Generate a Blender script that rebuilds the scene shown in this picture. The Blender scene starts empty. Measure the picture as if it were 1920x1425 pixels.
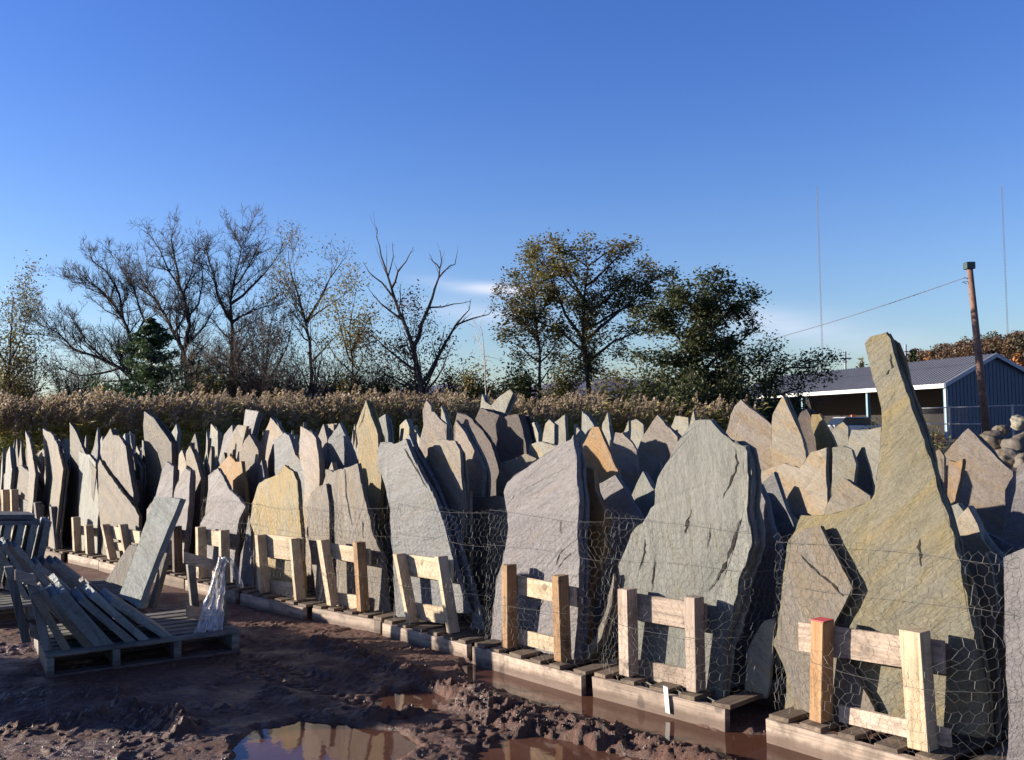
import bpy, bmesh, math, random
import numpy as np
from mathutils import Vector, Matrix
R = math.radians
random.seed(7); NR = np.random.RandomState(7)
scene = bpy.context.scene
COL = scene.collection
# ------------------------------------------------------------------ camera
FPX = 1800.0; PITCH = R(2.45); ROLL = R(1.1); EYE = Vector((0, 0, 1.6))
fwd = Vector((0, math.cos(PITCH), math.sin(PITCH)))
up0 = Vector((0, -math.sin(PITCH), math.cos(PITCH))); rt0 = Vector((1, 0, 0))
RT = rt0*math.cos(ROLL) - up0*math.sin(ROLL); UP = up0*math.cos(ROLL) + rt0*math.sin(ROLL)
cam = bpy.data.cameras.new('camera'); camo = bpy.data.objects.new('camera', cam); COL.objects.link(camo)
cam.sensor_width = 36; cam.lens = 36*FPX/1920; cam.clip_end = 20000; cam.clip_start = .05
m = Matrix.Identity(4)
for i in range(3):
    m[i][0] = RT[i]; m[i][1] = UP[i]; m[i][2] = -fwd[i]; m[i][3] = EYE[i]
camo.matrix_world = m; scene.camera = camo
def ray(px, py): return fwd + RT*((px-960)/FPX) - UP*((py-712.5)/FPX)
def at(px, py, Y):
    d = ray(px, py); return EYE + d*(Y/d.y)
def gnd(px, py, z=0.0):
    d = ray(px, py); return EYE + d*((z-EYE.z)/d.z)
# ------------------------------------------------------------------ light
SUN_EL = R(12); SAZ = Vector((-1, 0.13)).normalized()
sdir = Vector((SAZ.x*math.cos(SUN_EL), SAZ.y*math.cos(SUN_EL), math.sin(SUN_EL)))
sl = bpy.data.lights.new('sun', 'SUN'); so = bpy.data.objects.new('sun', sl); COL.objects.link(so)
sl.energy = 5.0; sl.angle = R(.5); sl.color = (1, .89, .74)
so.rotation_euler = sdir.to_track_quat('Z', 'Y').to_euler()
SKY_LO = (.86, .93, 1.15); SKY_HI = (.45, .65, 1.22); SKY_ZEN = (.20, .24, .52)
CLOUDS = [(-.035, .140, .050, .007, .75), (.005, .137, .045, .006, .65), (-.02, .112, .07, .012, .5), (.33, .085, .11, .02, .35), (.26, .10, .06, .012, .3)]
W = bpy.data.worlds.new('World'); scene.world = W; W.use_nodes = True
wn = W.node_tree; bg = wn.nodes['Background']
sky = wn.nodes.new('ShaderNodeTexSky'); sky.sky_type = 'NISHITA'; sky.sun_disc = False
sky.sun_elevation = SUN_EL; sky.sun_rotation = math.atan2(SAZ.x, SAZ.y)
sky.air_density = 1.0; sky.dust_density = .6; sky.ozone_density = 2.5
tc_ = wn.nodes.new('ShaderNodeTexCoord'); sx = wn.nodes.new('ShaderNodeSeparateXYZ'); wn.links.new(tc_.outputs['Generated'], sx.inputs[0])
def wmath(op, a, b=None, c=None):
    n = wn.nodes.new('ShaderNodeMath'); n.operation = op
    for i, q in enumerate((a, b, c)):
        if q is None: continue
        if isinstance(q, (int, float)): n.inputs[i].default_value = q
        else: wn.links.new(q, n.inputs[i])
    return n.outputs[0]
def wmix(f, a, b, mode='MIX'):
    n = wn.nodes.new('ShaderNodeMix'); n.data_type = 'RGBA'; n.blend_type = mode
    for i, q in ((0, f), (6, a), (7, b)):
        if isinstance(q, (int, float)): n.inputs[i].default_value = q
        elif isinstance(q, tuple): n.inputs[i].default_value = (*q, 1)
        else: wn.links.new(q, n.inputs[i])
    return n.outputs[2]
zr = wn.nodes.new('ShaderNodeMapRange'); zr.interpolation_type = 'SMOOTHSTEP'; wn.links.new(sx.outputs[2], zr.inputs[0]); zr.inputs[1].default_value = -.02; zr.inputs[2].default_value = .42
zr2 = wn.nodes.new('ShaderNodeMapRange'); wn.links.new(sx.outputs[2], zr2.inputs[0]); zr2.inputs[1].default_value = .42; zr2.inputs[2].default_value = .8
tint = wmix(zr2.outputs[0], wmix(zr.outputs[0], SKY_LO, SKY_HI), SKY_ZEN); base = wmix(1.0, sky.outputs[0], tint, 'MULTIPLY')
# thin cirrus in the sky itself: streaks low over the horizon
az = wmath('DIVIDE', sx.outputs[0], wmath('MAXIMUM', sx.outputs[1], .05)); el = wmath('DIVIDE', sx.outputs[2], wmath('MAXIMUM', sx.outputs[1], .05))
cv = wn.nodes.new('ShaderNodeCombineXYZ'); wn.links.new(wmath('MULTIPLY', az, 5.0), cv.inputs[0]); wn.links.new(wmath('MULTIPLY_ADD', el, 34.0, wmath('MULTIPLY', az, -2.2)), cv.inputs[1])
nz = wn.nodes.new('ShaderNodeTexNoise'); nz.inputs['Scale'].default_value = 1.0; nz.inputs['Detail'].default_value = 6; nz.inputs['Distortion'].default_value = .4; wn.links.new(cv.outputs[0], nz.inputs['Vector'])
tot = None
for (x0, e0, wx_, we, amp) in CLOUDS:
    d2 = wmath('ADD', wmath('POWER', wmath('ABSOLUTE', wmath('DIVIDE', wmath('SUBTRACT', az, x0), wx_)), 2.0), wmath('POWER', wmath('ABSOLUTE', wmath('DIVIDE', wmath('SUBTRACT', wmath('MULTIPLY_ADD', az, .14, el), e0+.14*x0), we)), 2.0))
    k = wmath('MULTIPLY', wmath('EXPONENT', wmath('MULTIPLY', d2, -1.0)), amp); tot = k if tot is None else wmath('ADD', tot, k)
cl = wmath('MULTIPLY', tot, wmath('MULTIPLY_ADD', nz.outputs['Fac'], 2.6, -.55)); clc = wn.nodes.new('ShaderNodeClamp'); wn.links.new(cl, clc.inputs[0])
fin = wmix(clc.outputs[0], base, (4.2, 4.5, 5.4)); wn.links.new(fin, bg.inputs[0])
bg.inputs[1].default_value = .080
vs = scene.view_settings; vs.view_transform = 'Standard'; vs.look = 'None'; vs.gamma = 1; vs.exposure = 1.3
scene.render.film_transparent = False
# ------------------------------------------------------------------ helpers
def tag(o, label=None, cat=None, group=None, kind=None):
    if label: o['label'] = label
    if cat: o['category'] = cat
    if group: o['group'] = group
    if kind: o['kind'] = kind
    return o
def meshobj(name, verts, faces, mats, parent=None, smooth=False, midx=None):
    me = bpy.data.meshes.new(name); me.from_pydata([tuple(v) for v in verts], [], [tuple(f) for f in faces])
    if not isinstance(mats, (list, tuple)): mats = [mats]
    for mt in mats: me.materials.append(mt)
    if midx is not None: me.polygons.foreach_set('material_index', np.asarray(midx, dtype=np.int32))
    if smooth: me.polygons.foreach_set('use_smooth', [True]*len(me.polygons))
    me.update(); o = bpy.data.objects.new(name, me); COL.objects.link(o)
    if parent: o.parent = parent
    return o
def quadmesh(name, V, mats, parent=None, midx=None, n=4):
    """V: (k*n,3) float array, k polygons of n corners each"""
    V = np.asarray(V, dtype=np.float32).reshape(-1, 3); k = len(V)//n
    me = bpy.data.meshes.new(name); me.vertices.add(len(V)); me.vertices.foreach_set('co', V.ravel())
    me.loops.add(k*n); me.loops.foreach_set('vertex_index', np.arange(k*n, dtype=np.int32))
    me.polygons.add(k); me.polygons.foreach_set('loop_start', np.arange(0, k*n, n, dtype=np.int32))
    if not isinstance(mats, (list, tuple)): mats = [mats]
    for mt in mats: me.materials.append(mt)
    if midx is not None: me.polygons.foreach_set('material_index', np.asarray(midx, dtype=np.int32))
    me.update(calc_edges=True); me.validate()
    o = bpy.data.objects.new(name, me); COL.objects.link(o)
    if parent: o.parent = parent
    return o
def empty(name, loc=(0, 0, 0)):
    o = bpy.data.objects.new(name, None); o.location = loc; o.empty_display_size = .1; COL.objects.link(o); return o
class MB:
    def __init__(s): s.v = []; s.f = []
    def hexa(s, c):            # 8 corners: bottom 4 (ccw), top 4
        b = len(s.v); s.v += [Vector(p) for p in c]
        s.f += [(b+3, b+2, b+1, b), (b+4, b+5, b+6, b+7), (b, b+1, b+5, b+4), (b+1, b+2, b+6, b+5), (b+2, b+3, b+7, b+6), (b+3, b, b+4, b+7)]
    def box(s, o, a, b, c):    # origin + three edge vectors
        o, a, b, c = Vector(o), Vector(a), Vector(b), Vector(c)
        s.hexa([o, o+a, o+a+b, o+b, o+c, o+a+c, o+a+b+c, o+b+c])
    def tube(s, pts, rad, n=6, cap=True):
        P = [Vector(p) for p in pts]; b = len(s.v)
        if not isinstance(rad, (list, tuple)): rad = [rad]*len(P)
        for i, p in enumerate(P):
            t = (P[min(i+1, len(P)-1)]-P[max(i-1, 0)]).normalized()
            a = t.cross(Vector((0, 0, 1)))
            if a.length < .1: a = t.cross(Vector((0, 1, 0)))
            a.normalize(); c = t.cross(a)
            for k in range(n):
                w = 2*math.pi*k/n; s.v.append(p+(a*math.cos(w)+c*math.sin(w))*rad[i])
        for i in range(len(P)-1):
            for k in range(n):
                k2 = (k+1) % n; s.f.append((b+i*n+k, b+i*n+k2, b+(i+1)*n+k2, b+(i+1)*n+k))
        if cap:
            s.f.append(tuple(b+k for k in range(n))[::-1]); s.f.append(tuple(b+(len(P)-1)*n+k for k in range(n)))
    def build(s, name, mat, parent=None, bevel=0, smooth=False, rough=0):
        if rough:
            s.v = [v+Vector([random.uniform(-rough, rough) for _ in range(3)]) for v in s.v]
        o = meshobj(name, s.v, s.f, mat, parent, smooth)
        if bevel:
            bv = o.modifiers.new('bevel', 'BEVEL'); bv.width = bevel; bv.segments = 1; bv.limit_method = 'ANGLE'
        return o
# ---- numpy value noise
_P = NR.rand(256, 256)
def vnoise(x, y):
    xi = np.floor(x).astype(int); yi = np.floor(y).astype(int); fx = x-xi; fy = y-yi
    fx = fx*fx*(3-2*fx); fy = fy*fy*(3-2*fy)
    g = lambda a, b: _P[a & 255, b & 255]
    return (g(xi, yi)*(1-fx)+g(xi+1, yi)*fx)*(1-fy)+(g(xi, yi+1)*(1-fx)+g(xi+1, yi+1)*fx)*fy
def fbm(x, y, o=4):
    s = 0; a = .5
    for i in range(o):
        s = s+a*(vnoise(x*2**i+17.3*i, y*2**i+5.1*i)-.5)*2; a *= .5
    return s
# ------------------------------------------------------------------ materials
def newmat(name):
    mt = bpy.data.materials.new(name); mt.use_nodes = True
    return mt, mt.node_tree, mt.node_tree.nodes['Principled BSDF']
def N(nt, typ, **kw):
    n = nt.nodes.new(typ)
    for k, v in kw.items(): setattr(n, k, v)
    return n
def coords(nt, scale=(1, 1, 1), rnd=True, rot=(0, 0, 0)):
    tc = N(nt, 'ShaderNodeTexCoord'); mp = N(nt, 'ShaderNodeMapping'); mp.inputs['Scale'].default_value = scale
    if any(rot): mp.vector_type = 'TEXTURE'; mp.inputs['Scale'].default_value = tuple(1/q for q in scale)
    mp.inputs['Rotation'].default_value = rot
    if rnd:
        oi = N(nt, 'ShaderNodeObjectInfo'); ml = N(nt, 'ShaderNodeMath', operation='MULTIPLY'); ml.inputs[1].default_value = 37.0
        nt.links.new(oi.outputs['Random'], ml.inputs[0])
        ad = N(nt, 'ShaderNodeVectorMath', operation='ADD'); nt.links.new(tc.outputs['Object'], ad.inputs[0]); nt.links.new(ml.outputs[0], ad.inputs[1])
        nt.links.new(ad.outputs[0], mp.inputs[0])
    else: nt.links.new(tc.outputs['Object'], mp.inputs[0])
    return mp.outputs[0]
def noise(nt, vec, scale, detail=4, rough=.55, dist=0):
    n = N(nt, 'ShaderNodeTexNoise'); n.inputs['Scale'].default_value = scale; n.inputs['Detail'].default_value = detail
    n.inputs['Roughness'].default_value = rough; n.inputs['Distortion'].default_value = dist
    nt.links.new(vec, n.inputs['Vector']); return n.outputs['Fac']
def ramp(nt, fac, stops):
    r = N(nt, 'ShaderNodeValToRGB'); cr = r.color_ramp
    while len(cr.elements) < len(stops): cr.elements.new(.5)
    for e, (p, c) in zip(cr.elements, stops):
        e.position = p; e.color = (c, c, c, 1) if isinstance(c, (int, float)) else (*c, 1)
    nt.links.new(fac, r.inputs[0]); return r.outputs[0]
def mixc(nt, fac, a, b, mode='MIX'):
    m_ = N(nt, 'ShaderNodeMix', data_type='RGBA', blend_type=mode)
    if isinstance(fac, (int, float)): m_.inputs[0].default_value = fac
    else: nt.links.new(fac, m_.inputs[0])
    for s, c in ((6, a), (7, b)):
        if isinstance(c, tuple): m_.inputs[s].default_value = (*c, 1)
        else: nt.links.new(c, m_.inputs[s])
    return m_.outputs[2]
def bump(nt, bs, h, strength, dist):
    b = N(nt, 'ShaderNodeBump'); b.inputs['Strength'].default_value = strength; b.inputs['Distance'].default_value = dist
    nt.links.new(h, b.inputs['Height']); nt.links.new(b.outputs[0], bs.inputs['Normal'])
def steps(nt, fac, n=6):
    r = N(nt, 'ShaderNodeValToRGB'); cr = r.color_ramp; cr.interpolation = 'CONSTANT'
    while len(cr.elements) < n: cr.elements.new(.5)
    for i, e in enumerate(cr.elements): e.position = .30+.40*i/n if i else 0; v = i/(n-1); e.color = (v, v, v, 1)
    nt.links.new(fac, r.inputs[0]); return r.outputs[0]
def stone_mat(name, base, alt, rust, rust_amt, diag=.5):
    mt, nt, bs = newmat(name)
    v = coords(nt); vd = coords(nt, (1.0, 1.0, 4.0), rot=(0, diag, 0)); vf = coords(nt); vs_ = coords(nt, (1.0, 1.0, 7.0), rot=(0, diag+.15, 0))
    c = mixc(nt, ramp(nt, noise(nt, v, 1.8, 6, .62, .5), [(.40, 0.), (.60, 1.)]), base, alt)
    st = ramp(nt, noise(nt, vs_, 2.4, 8, .68, .5), [(.32, .66), (.46, .95), (.54, 1.02), (.70, 1.20)])
    c = mixc(nt, .8, c, st, 'MULTIPLY')
    rf = ramp(nt, noise(nt, vd, 1.3, 6, .7, 1.2), [(.54-rust_amt*.6, 0.), (.70-rust_amt*.5, .9)])
    c = mixc(nt, rf, c, rust)
    tn_ = noise(nt, vd, 1.5, 7, .62, .9); te = steps(nt, tn_, 7)
    ln = ramp(nt, noise(nt, vd, 1.15, 9, .72, .7), [(.478, 1.), (.486, .42), (.494, 1.), (.60, 1.), (.606, .6), (.612, 1.)])
    c = mixc(nt, .75, c, ln, 'MULTIPLY')
    sp = ramp(nt, noise(nt, vf, 55, 4, .75), [(.3, .78), (.5, 1.), (.68, 1.12)])
    c = mixc(nt, 1.0, c, sp, 'MULTIPLY')
    ch = ramp(nt, noise(nt, vf, 7, 7, .75, .8), [(.30, .62), (.40, 1.), (.66, 1.0), (.74, 1.22)])
    c = mixc(nt, .8, c, ch, 'MULTIPLY')
    oi = N(nt, 'ShaderNodeObjectInfo'); br = ramp(nt, oi.outputs['Random'], [(0., .74), (1., 1.12)])
    c = mixc(nt, 1.0, c, br, 'MULTIPLY')
    nt.links.new(c, bs.inputs['Base Color']); bs.inputs['Roughness'].default_value = .72
    h = mixc(nt, .35, noise(nt, vd, 3.4, 9, .68, .4), noise(nt, vf, 18, 7, .7)); h = mixc(nt, .40, h, te)
    bump(nt, bs, h, .85, .03)
    return mt
ST = {
 'green': stone_mat('stone_green_grey', (.255, .265, .235), (.305, .305, .275), (.28, .26, .19), .0, 1.35),
 'purple': stone_mat('stone_purple_grey', (.245, .222, .235), (.29, .27, .275), (.27, .22, .18), .0, -.55),
 'smooth': stone_mat('stone_smooth_blue_green', (.33, .37, .355), (.38, .41, .39), (.33, .33, .28), .0),
 'blue': stone_mat('stone_blue_grey', (.225, .235, .25), (.285, .285, .285), (.25, .22, .17), .0, -.3),
 'brown': stone_mat('stone_brown_grey', (.215, .18, .145), (.27, .235, .195), (.25, .18, .10), .08, 1.2),
 'tan': stone_mat('stone_tan', (.30, .25, .185), (.35, .30, .235), (.36, .24, .11), .10),
 'umber': stone_mat('stone_umber', (.14, .115, .09), (.19, .16, .125), (.24, .17, .09), .08),  # darker copy of brown; left-side vignetting and shade put into its colour
 'pink': stone_mat('stone_pink_tan', (.32, .255, .21), (.35, .30, .26), (.36, .25, .13), .08),
 'yellow': stone_mat('stone_yellow', (.36, .25, .09), (.31, .265, .16), (.44, .28, .05), .14, 1.1),
 'orange': stone_mat('stone_orange', (.33, .24, .17), (.38, .28, .19), (.44, .22, .04), .30, .9),
 'olive': stone_mat('stone_olive', (.24, .21, .125), (.265, .245, .175), (.32, .245, .09), .12, -.75),
 'pale': stone_mat('stone_pale_cream', (.39, .365, .285), (.345, .335, .29), (.45, .34, .15), .03),
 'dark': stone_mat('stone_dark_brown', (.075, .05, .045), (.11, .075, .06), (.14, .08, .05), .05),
}
def wood_mat(name, a, b, dark=.6, axis=0):
    mt, nt, bs = newmat(name)
    v = coords(nt, (1, 1, 1)); vg = coords(nt, (14, 14, 14))
    sc_ = [26, 26, 26]; sc_[axis] = 1.3; sf_ = [90, 90, 90]; sf_[axis] = 3.0
    g = noise(nt, coords(nt, tuple(sc_)), 1.0, 6, .65, .6); g2 = noise(nt, coords(nt, tuple(sf_)), 1.0, 4, .6, .2)
    c = mixc(nt, ramp(nt, g, [(.36, 0.), (.60, 1.)]), a, b)
    c = mixc(nt, 1.0, c, ramp(nt, g2, [(.32, .70), (.46, 1.), (.7, 1.08)]), 'MULTIPLY')
    oi = N(nt, 'ShaderNodeObjectInfo'); c = mixc(nt, 1.0, c, ramp(nt, oi.outputs['Random'], [(0., .74), (1., 1.06)]), 'MULTIPLY')
    c = mixc(nt, 1.0, c, ramp(nt, noise(nt, v, 4.5, 5, .7), [(.36, dark), (.52, 1.)]), 'MULTIPLY')
    c = mixc(nt, 1.0, c, ramp(nt, noise(nt, vg, 2, 2), [(.28, .75), (.38, 1.)]), 'MULTIPLY')
    tz = N(nt, 'ShaderNodeTexCoord'); sz = N(nt, 'ShaderNodeSeparateXYZ'); nt.links.new(tz.outputs['Object'], sz.inputs[0])
    ma = N(nt, 'ShaderNodeMath', operation='MULTIPLY_ADD'); nt.links.new(noise(nt, tz.outputs['Object'], 14, 5, .7), ma.inputs[0]); ma.inputs[1].default_value = -.05; nt.links.new(sz.outputs[2], ma.inputs[2])
    c = mixc(nt, ramp(nt, ma.outputs[0], [(0., .8), (.03, 0.)]), c, (.12, .075, .055))
    kn = ramp(nt, noise(nt, vg, .55, 1), [(.69, 1.), (.73, .5)]); c = mixc(nt, 1.0, c, kn, 'MULTIPLY')
    nt.links.new(c, bs.inputs['Base Color']); bs.inputs['Roughness'].default_value = .8
    bump(nt, bs, mixc(nt, .5, g, g2), .5, .008)
    return mt
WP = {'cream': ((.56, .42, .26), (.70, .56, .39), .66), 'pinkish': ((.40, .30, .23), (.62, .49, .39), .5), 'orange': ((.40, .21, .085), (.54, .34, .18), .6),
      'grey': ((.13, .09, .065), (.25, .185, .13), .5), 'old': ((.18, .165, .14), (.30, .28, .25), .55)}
WD = {k: wood_mat('wood_'+k, *v) for k, v in WP.items()}
for k_, ax_ in (('cream', 2), ('pinkish', 2), ('orange', 2), ('old', 2), ('grey', 1), ('grey', 2)):
    mt_ = WD[k_]; a_, b_, d_ = WP[k_]; WD[k_+'_'+'xyz'[ax_]] = wood_mat(mt_.name+('_upright' if ax_ == 2 else '_crosswise'), a_, b_, d_, ax_)
def plain(name, col, rough=.6, metal=0, var=.15, sc=6, bmp=0):
    mt, nt, bs = newmat(name)
    f = ramp(nt, noise(nt, coords(nt), sc, 5, .6), [(.3, 1-var), (.7, 1+var)])
    nt.links.new(mixc(nt, 1.0, col, f, 'MULTIPLY'), bs.inputs['Base Color'])
    bs.inputs['Roughness'].default_value = rough; bs.inputs['Metallic'].default_value = metal
    if bmp: bump(nt, bs, noise(nt, coords(nt), sc*2, 6, .6), .5, bmp)
    return mt
M_wire = plain('galvanised_wire', (.27, .27, .26), .6, .0, .1)
M_paint_red = plain('red_marking_paint', (.75, .10, .12), .6)
M_tagw = plain('white_tag', (.8, .8, .78), .5)
# ------------------------------------------------------------------ row frame
NB = Vector((.745, .667, 0)).normalized(); UR = Vector((NB.y, -NB.x, 0))    # NB points back, UR to the right along the row
def planehit(px, py, p0, nrm):
    d = ray(px, py); return EYE + d*((p0-EYE).dot(nrm)/d.dot(nrm))
# ------------------------------------------------------------------ ground
def segdist(X, Y, ax, ay, bx, by):
    dx, dy = bx-ax, by-ay; t = np.clip(((X-ax)*dx+(Y-ay)*dy)/(dx*dx+dy*dy+1e-9), 0, 1)
    return np.hypot(X-ax-t*dx, Y-ay-t*dy)
def polysd(X, Y, P):
    d = np.full(X.shape, 1e9); ins = np.zeros(X.shape, bool)
    for i in range(len(P)):
        ax, ay = P[i]; bx, by = P[(i+1) % len(P)]
        d = np.minimum(d, segdist(X, Y, ax, ay, bx, by))
        c = ((ay > Y) != (by > Y)) & (X < (bx-ax)*(Y-ay)/((by-ay) or 1e-9)+ax); ins ^= c
    return np.where(ins, -d, d)
def gpx(pts): return [tuple(gnd(*p)[:2]) for p in pts]
ridges = [(gpx([(600,1210),(660,1226),(740,1258),(800,1285),(880,1302),(960,1330),(1060,1360),(1160,1385),(1300,1425),(1450,1475)]), .075, .085),
          (gpx([(420,1195),(520,1212),(600,1210)]), .02, .12),
          (gpx([(500,1290),(560,1315),(620,1350),(700,1380),(760,1400)]), .030, .06),
          (gpx([(700,1345),(800,1325),(860,1318),(930,1345),(1020,1375),(1120,1395)]), .055, .09),
          (gpx([(0,1372),(100,1362),(200,1352),(300,1352),(345,1372)]), .06, .10),
          (gpx([(230,1322),(290,1335),(345,1372)]), .055, .06),
          (gpx([(0,1320),(90,1300),(200,1305)]), .04, .10),
          (gpx([(600,1260),(680,1275),(760,1310)]), .02, .07)]
pA = gpx([(872,1240),(1000,1262),(1100,1300),(1380,1366),(1435,1372),(1700,1440),(1560,1470),(1400,1432),(1250,1390),(1100,1345),(960,1300),(880,1268)])
pB = gpx([(430,1385),(470,1362),(560,1345),(660,1348),(745,1368),(770,1400),(700,1440),(640,1520),(430,1500)])
pC = gpx([(930,1384),(1000,1376),(1100,1392),(1230,1425),(1330,1475),(1300,1560),(760,1560),(850,1440)])
pD = gpx([(700,1302),(770,1288),(840,1306),(800,1332),(720,1328)])
pools = [pA, pB, pC, pD]
def dens(a, b, st, far, g=1.22):
    xs = list(np.arange(a, b, st)); s = st; x = xs[-1]
    while x < far: s *= g; x += s; xs.append(x)
    s = st; x = xs[0]; pre = []
    while x > -far: s *= g; x -= s; pre.append(x)
    return np.array(pre[::-1]+xs)
gx = dens(-4.6, 2.6, .0125, 6000); gy = dens(3.1, 8.6, .0125, 6000)
X, Y = np.meshgrid(gx, gy)
fine = np.clip(1-np.maximum(np.maximum(-4.6-X, X-2.6), np.maximum(3.1-Y, Y-8.6))/1.0, 0, 1)
H = .012*fbm(X*1.3, Y*1.3, 4)+.006
wx = X+.05*fbm(X*9+3, Y*9, 3); wy = Y+.05*fbm(X*9+40, Y*9+9, 3)
clod = np.clip(fbm(X*6+9, Y*6+2, 3)*2.2+.1, 0, 1)
rid = np.zeros(X.shape)
for P, h, w in ridges:
    d = np.full(X.shape, 9.)
    for i in range(len(P)-1): d = np.minimum(d, segdist(wx, wy, *P[i], *P[i+1]))
    k = np.exp(-(d/w)**2); rid = np.maximum(rid, k*h/.075); H += h*k*(.55+.6*fbm(X*7, Y*7, 3))
dd = np.full(X.shape, 9.)
for P in pools: dd = np.minimum(dd, polysd(wx, wy, P))
dd = dd+.095*fbm(X*4+4, Y*4, 3)+.03*np.abs(fbm(X*15, Y*15, 3)); sm = np.clip(.5-dd/.09, 0, 1); sm = sm*sm*(3-2*sm)
lump = np.maximum(fbm(X*18, Y*18, 5), -.2)*.034+(.25-np.abs(fbm(X*26+7, Y*26+1, 3)))*.035
H = H*(1-sm*.85)+fine*lump*np.clip(.28+1.3*rid+.45*clod, 0, 1.25)*(1-sm*.9)
H += -.045*sm
H = H*fine+(1-fine)*.02*fbm(X*.4, Y*.4, 4)*np.clip(60/(np.abs(X)+np.abs(Y)+1), 0, 1)
TR = gpx([(380,1215),(560,1262),(800,1330),(1180,1425)])
for off in (0., .17):
    for i in range(len(TR)-1):
        ax, ay = TR[i]; bx, by = TR[i+1]; L = math.hypot(bx-ax, by-ay); dx, dy = (bx-ax)/L, (by-ay)/L
        sl_ = (X-ax)*dx+(Y-ay)*dy; cl_ = (X-ax)*-dy+(Y-ay)*dx+off-.02*np.sin(sl_*2); k = np.exp(-(cl_/.07)**4)*((sl_ > 0) & (sl_ < L))*(1-sm)
        H += -k*.012+k*.008*np.sign(np.sin((sl_+np.abs(cl_)*.9)*2*np.pi/.085))*np.clip(fbm(X*2, Y*2, 2)*3+.8, 0, 1)
ny, nx = X.shape
me = bpy.data.meshes.new('ground'); me.vertices.add(nx*ny)
me.vertices.foreach_set('co', np.stack([X, Y, H], -1).astype(np.float32).ravel())
ii = (np.arange(ny-1)[:, None]*nx+np.arange(nx-1)[None, :]).ravel(); q = np.stack([ii, ii+1, ii+nx+1, ii+nx], -1).astype(np.int32)
me.loops.add(q.size); me.loops.foreach_set('vertex_index', q.ravel()); me.polygons.add(len(q)); me.polygons.foreach_set('loop_start', np.arange(0, q.size, 4, dtype=np.int32))
me.polygons.foreach_set('use_smooth', np.ones(len(q), bool)); me.update(calc_edges=True)
mud, nt, bs = newmat('red_brown_mud')
v = coords(nt, rnd=False)
c = mixc(nt, ramp(nt, noise(nt, v, 1.1, 6, .65), [(.35, 0.), (.65, 1.)]), (.125, .047, .028), (.19, .088, .056))
c = mixc(nt, 1.0, c, ramp(nt, noise(nt, v, 28, 5, .7), [(.3, .62), (.62, 1.15)]), 'MULTIPLY')
c = mixc(nt, ramp(nt, noise(nt, v, 95, 2, .5), [(.70, 0.), (.74, 1.)]), c, (.26, .20, .17))
nt.links.new(c, bs.inputs['Base Color'])
nt.links.new(ramp(nt, noise(nt, v, 3.2, 5, .6), [(.38, .30), (.6, .75)]), bs.inputs['Roughness'])
bump(nt, bs, noise(nt, v, 42, 8, .75), .9, .025)
me.materials.append(mud); g = bpy.data.objects.new('ground', me); COL.objects.link(g); tag(g, kind='structure')
wm, nt, bs = newmat('muddy_water'); v = coords(nt, rnd=False)
nt.links.new(mixc(nt, ramp(nt, noise(nt, v, 1.3, 4), [(.4, 0.), (.6, 1.)]), (.13, .058, .038), (.18, .085, .058)), bs.inputs['Base Color'])
bs.inputs['Roughness'].default_value = .04; bs.inputs['IOR'].default_value = 1.33
bump(nt, bs, noise(nt, v, 7, 3, .5), .06, .01)
def clods():
    rng = np.random.RandomState(77); fx = (X > -4) & (X < 2.2) & (Y > 3.3) & (Y < 8.3)
    pr = np.where(fx, (.015+np.clip(rid, 0, 1)**1.5*1.6+.45*clod)*(dd > .02), 0).ravel(); pr /= pr.sum(); idx = rng.choice(pr.size, 5500, p=pr)
    c = np.stack([X.ravel()[idx], Y.ravel()[idx], H.ravel()[idx]], -1); r_ = .0028+.011*rng.rand(len(c))**3.2
    tv = np.array([(1,0,0),(-1,0,0),(0,1,0),(0,-1,0),(0,0,1),(0,0,-1)], float); tf = [(0,2,4),(2,1,4),(1,3,4),(3,0,4),(2,0,5),(1,2,5),(3,1,5),(0,3,5)]
    Vv = tv[None]*rng.uniform(.5, 1.3, (len(c), 6, 1))*r_[:, None, None]*np.array([1.2, 1.2, .8])+c[:, None, :]
    F3 = np.stack([Vv[:, list(t)] for t in tf], 1).reshape(-1, 3); return F3
CL = clods()
w = meshobj('puddle_water', [(-2.4, 2.4, -.014), (4.2, 2.4, -.014), (4.2, 7.0, -.014), (-2.4, 7.0, -.014)], [(0, 1, 2, 3)], wm); tag(w, kind='structure')
cm_ = plain('mud_crumbs', (.15, .09, .07), .55, 0, .4, 3)
o = quadmesh('mud_crumbs', CL, cm_, n=3); tag(o, 'crumbs of churned mud and small stones scattered over the ground', 'mud crumbs', kind='stuff')
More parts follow.
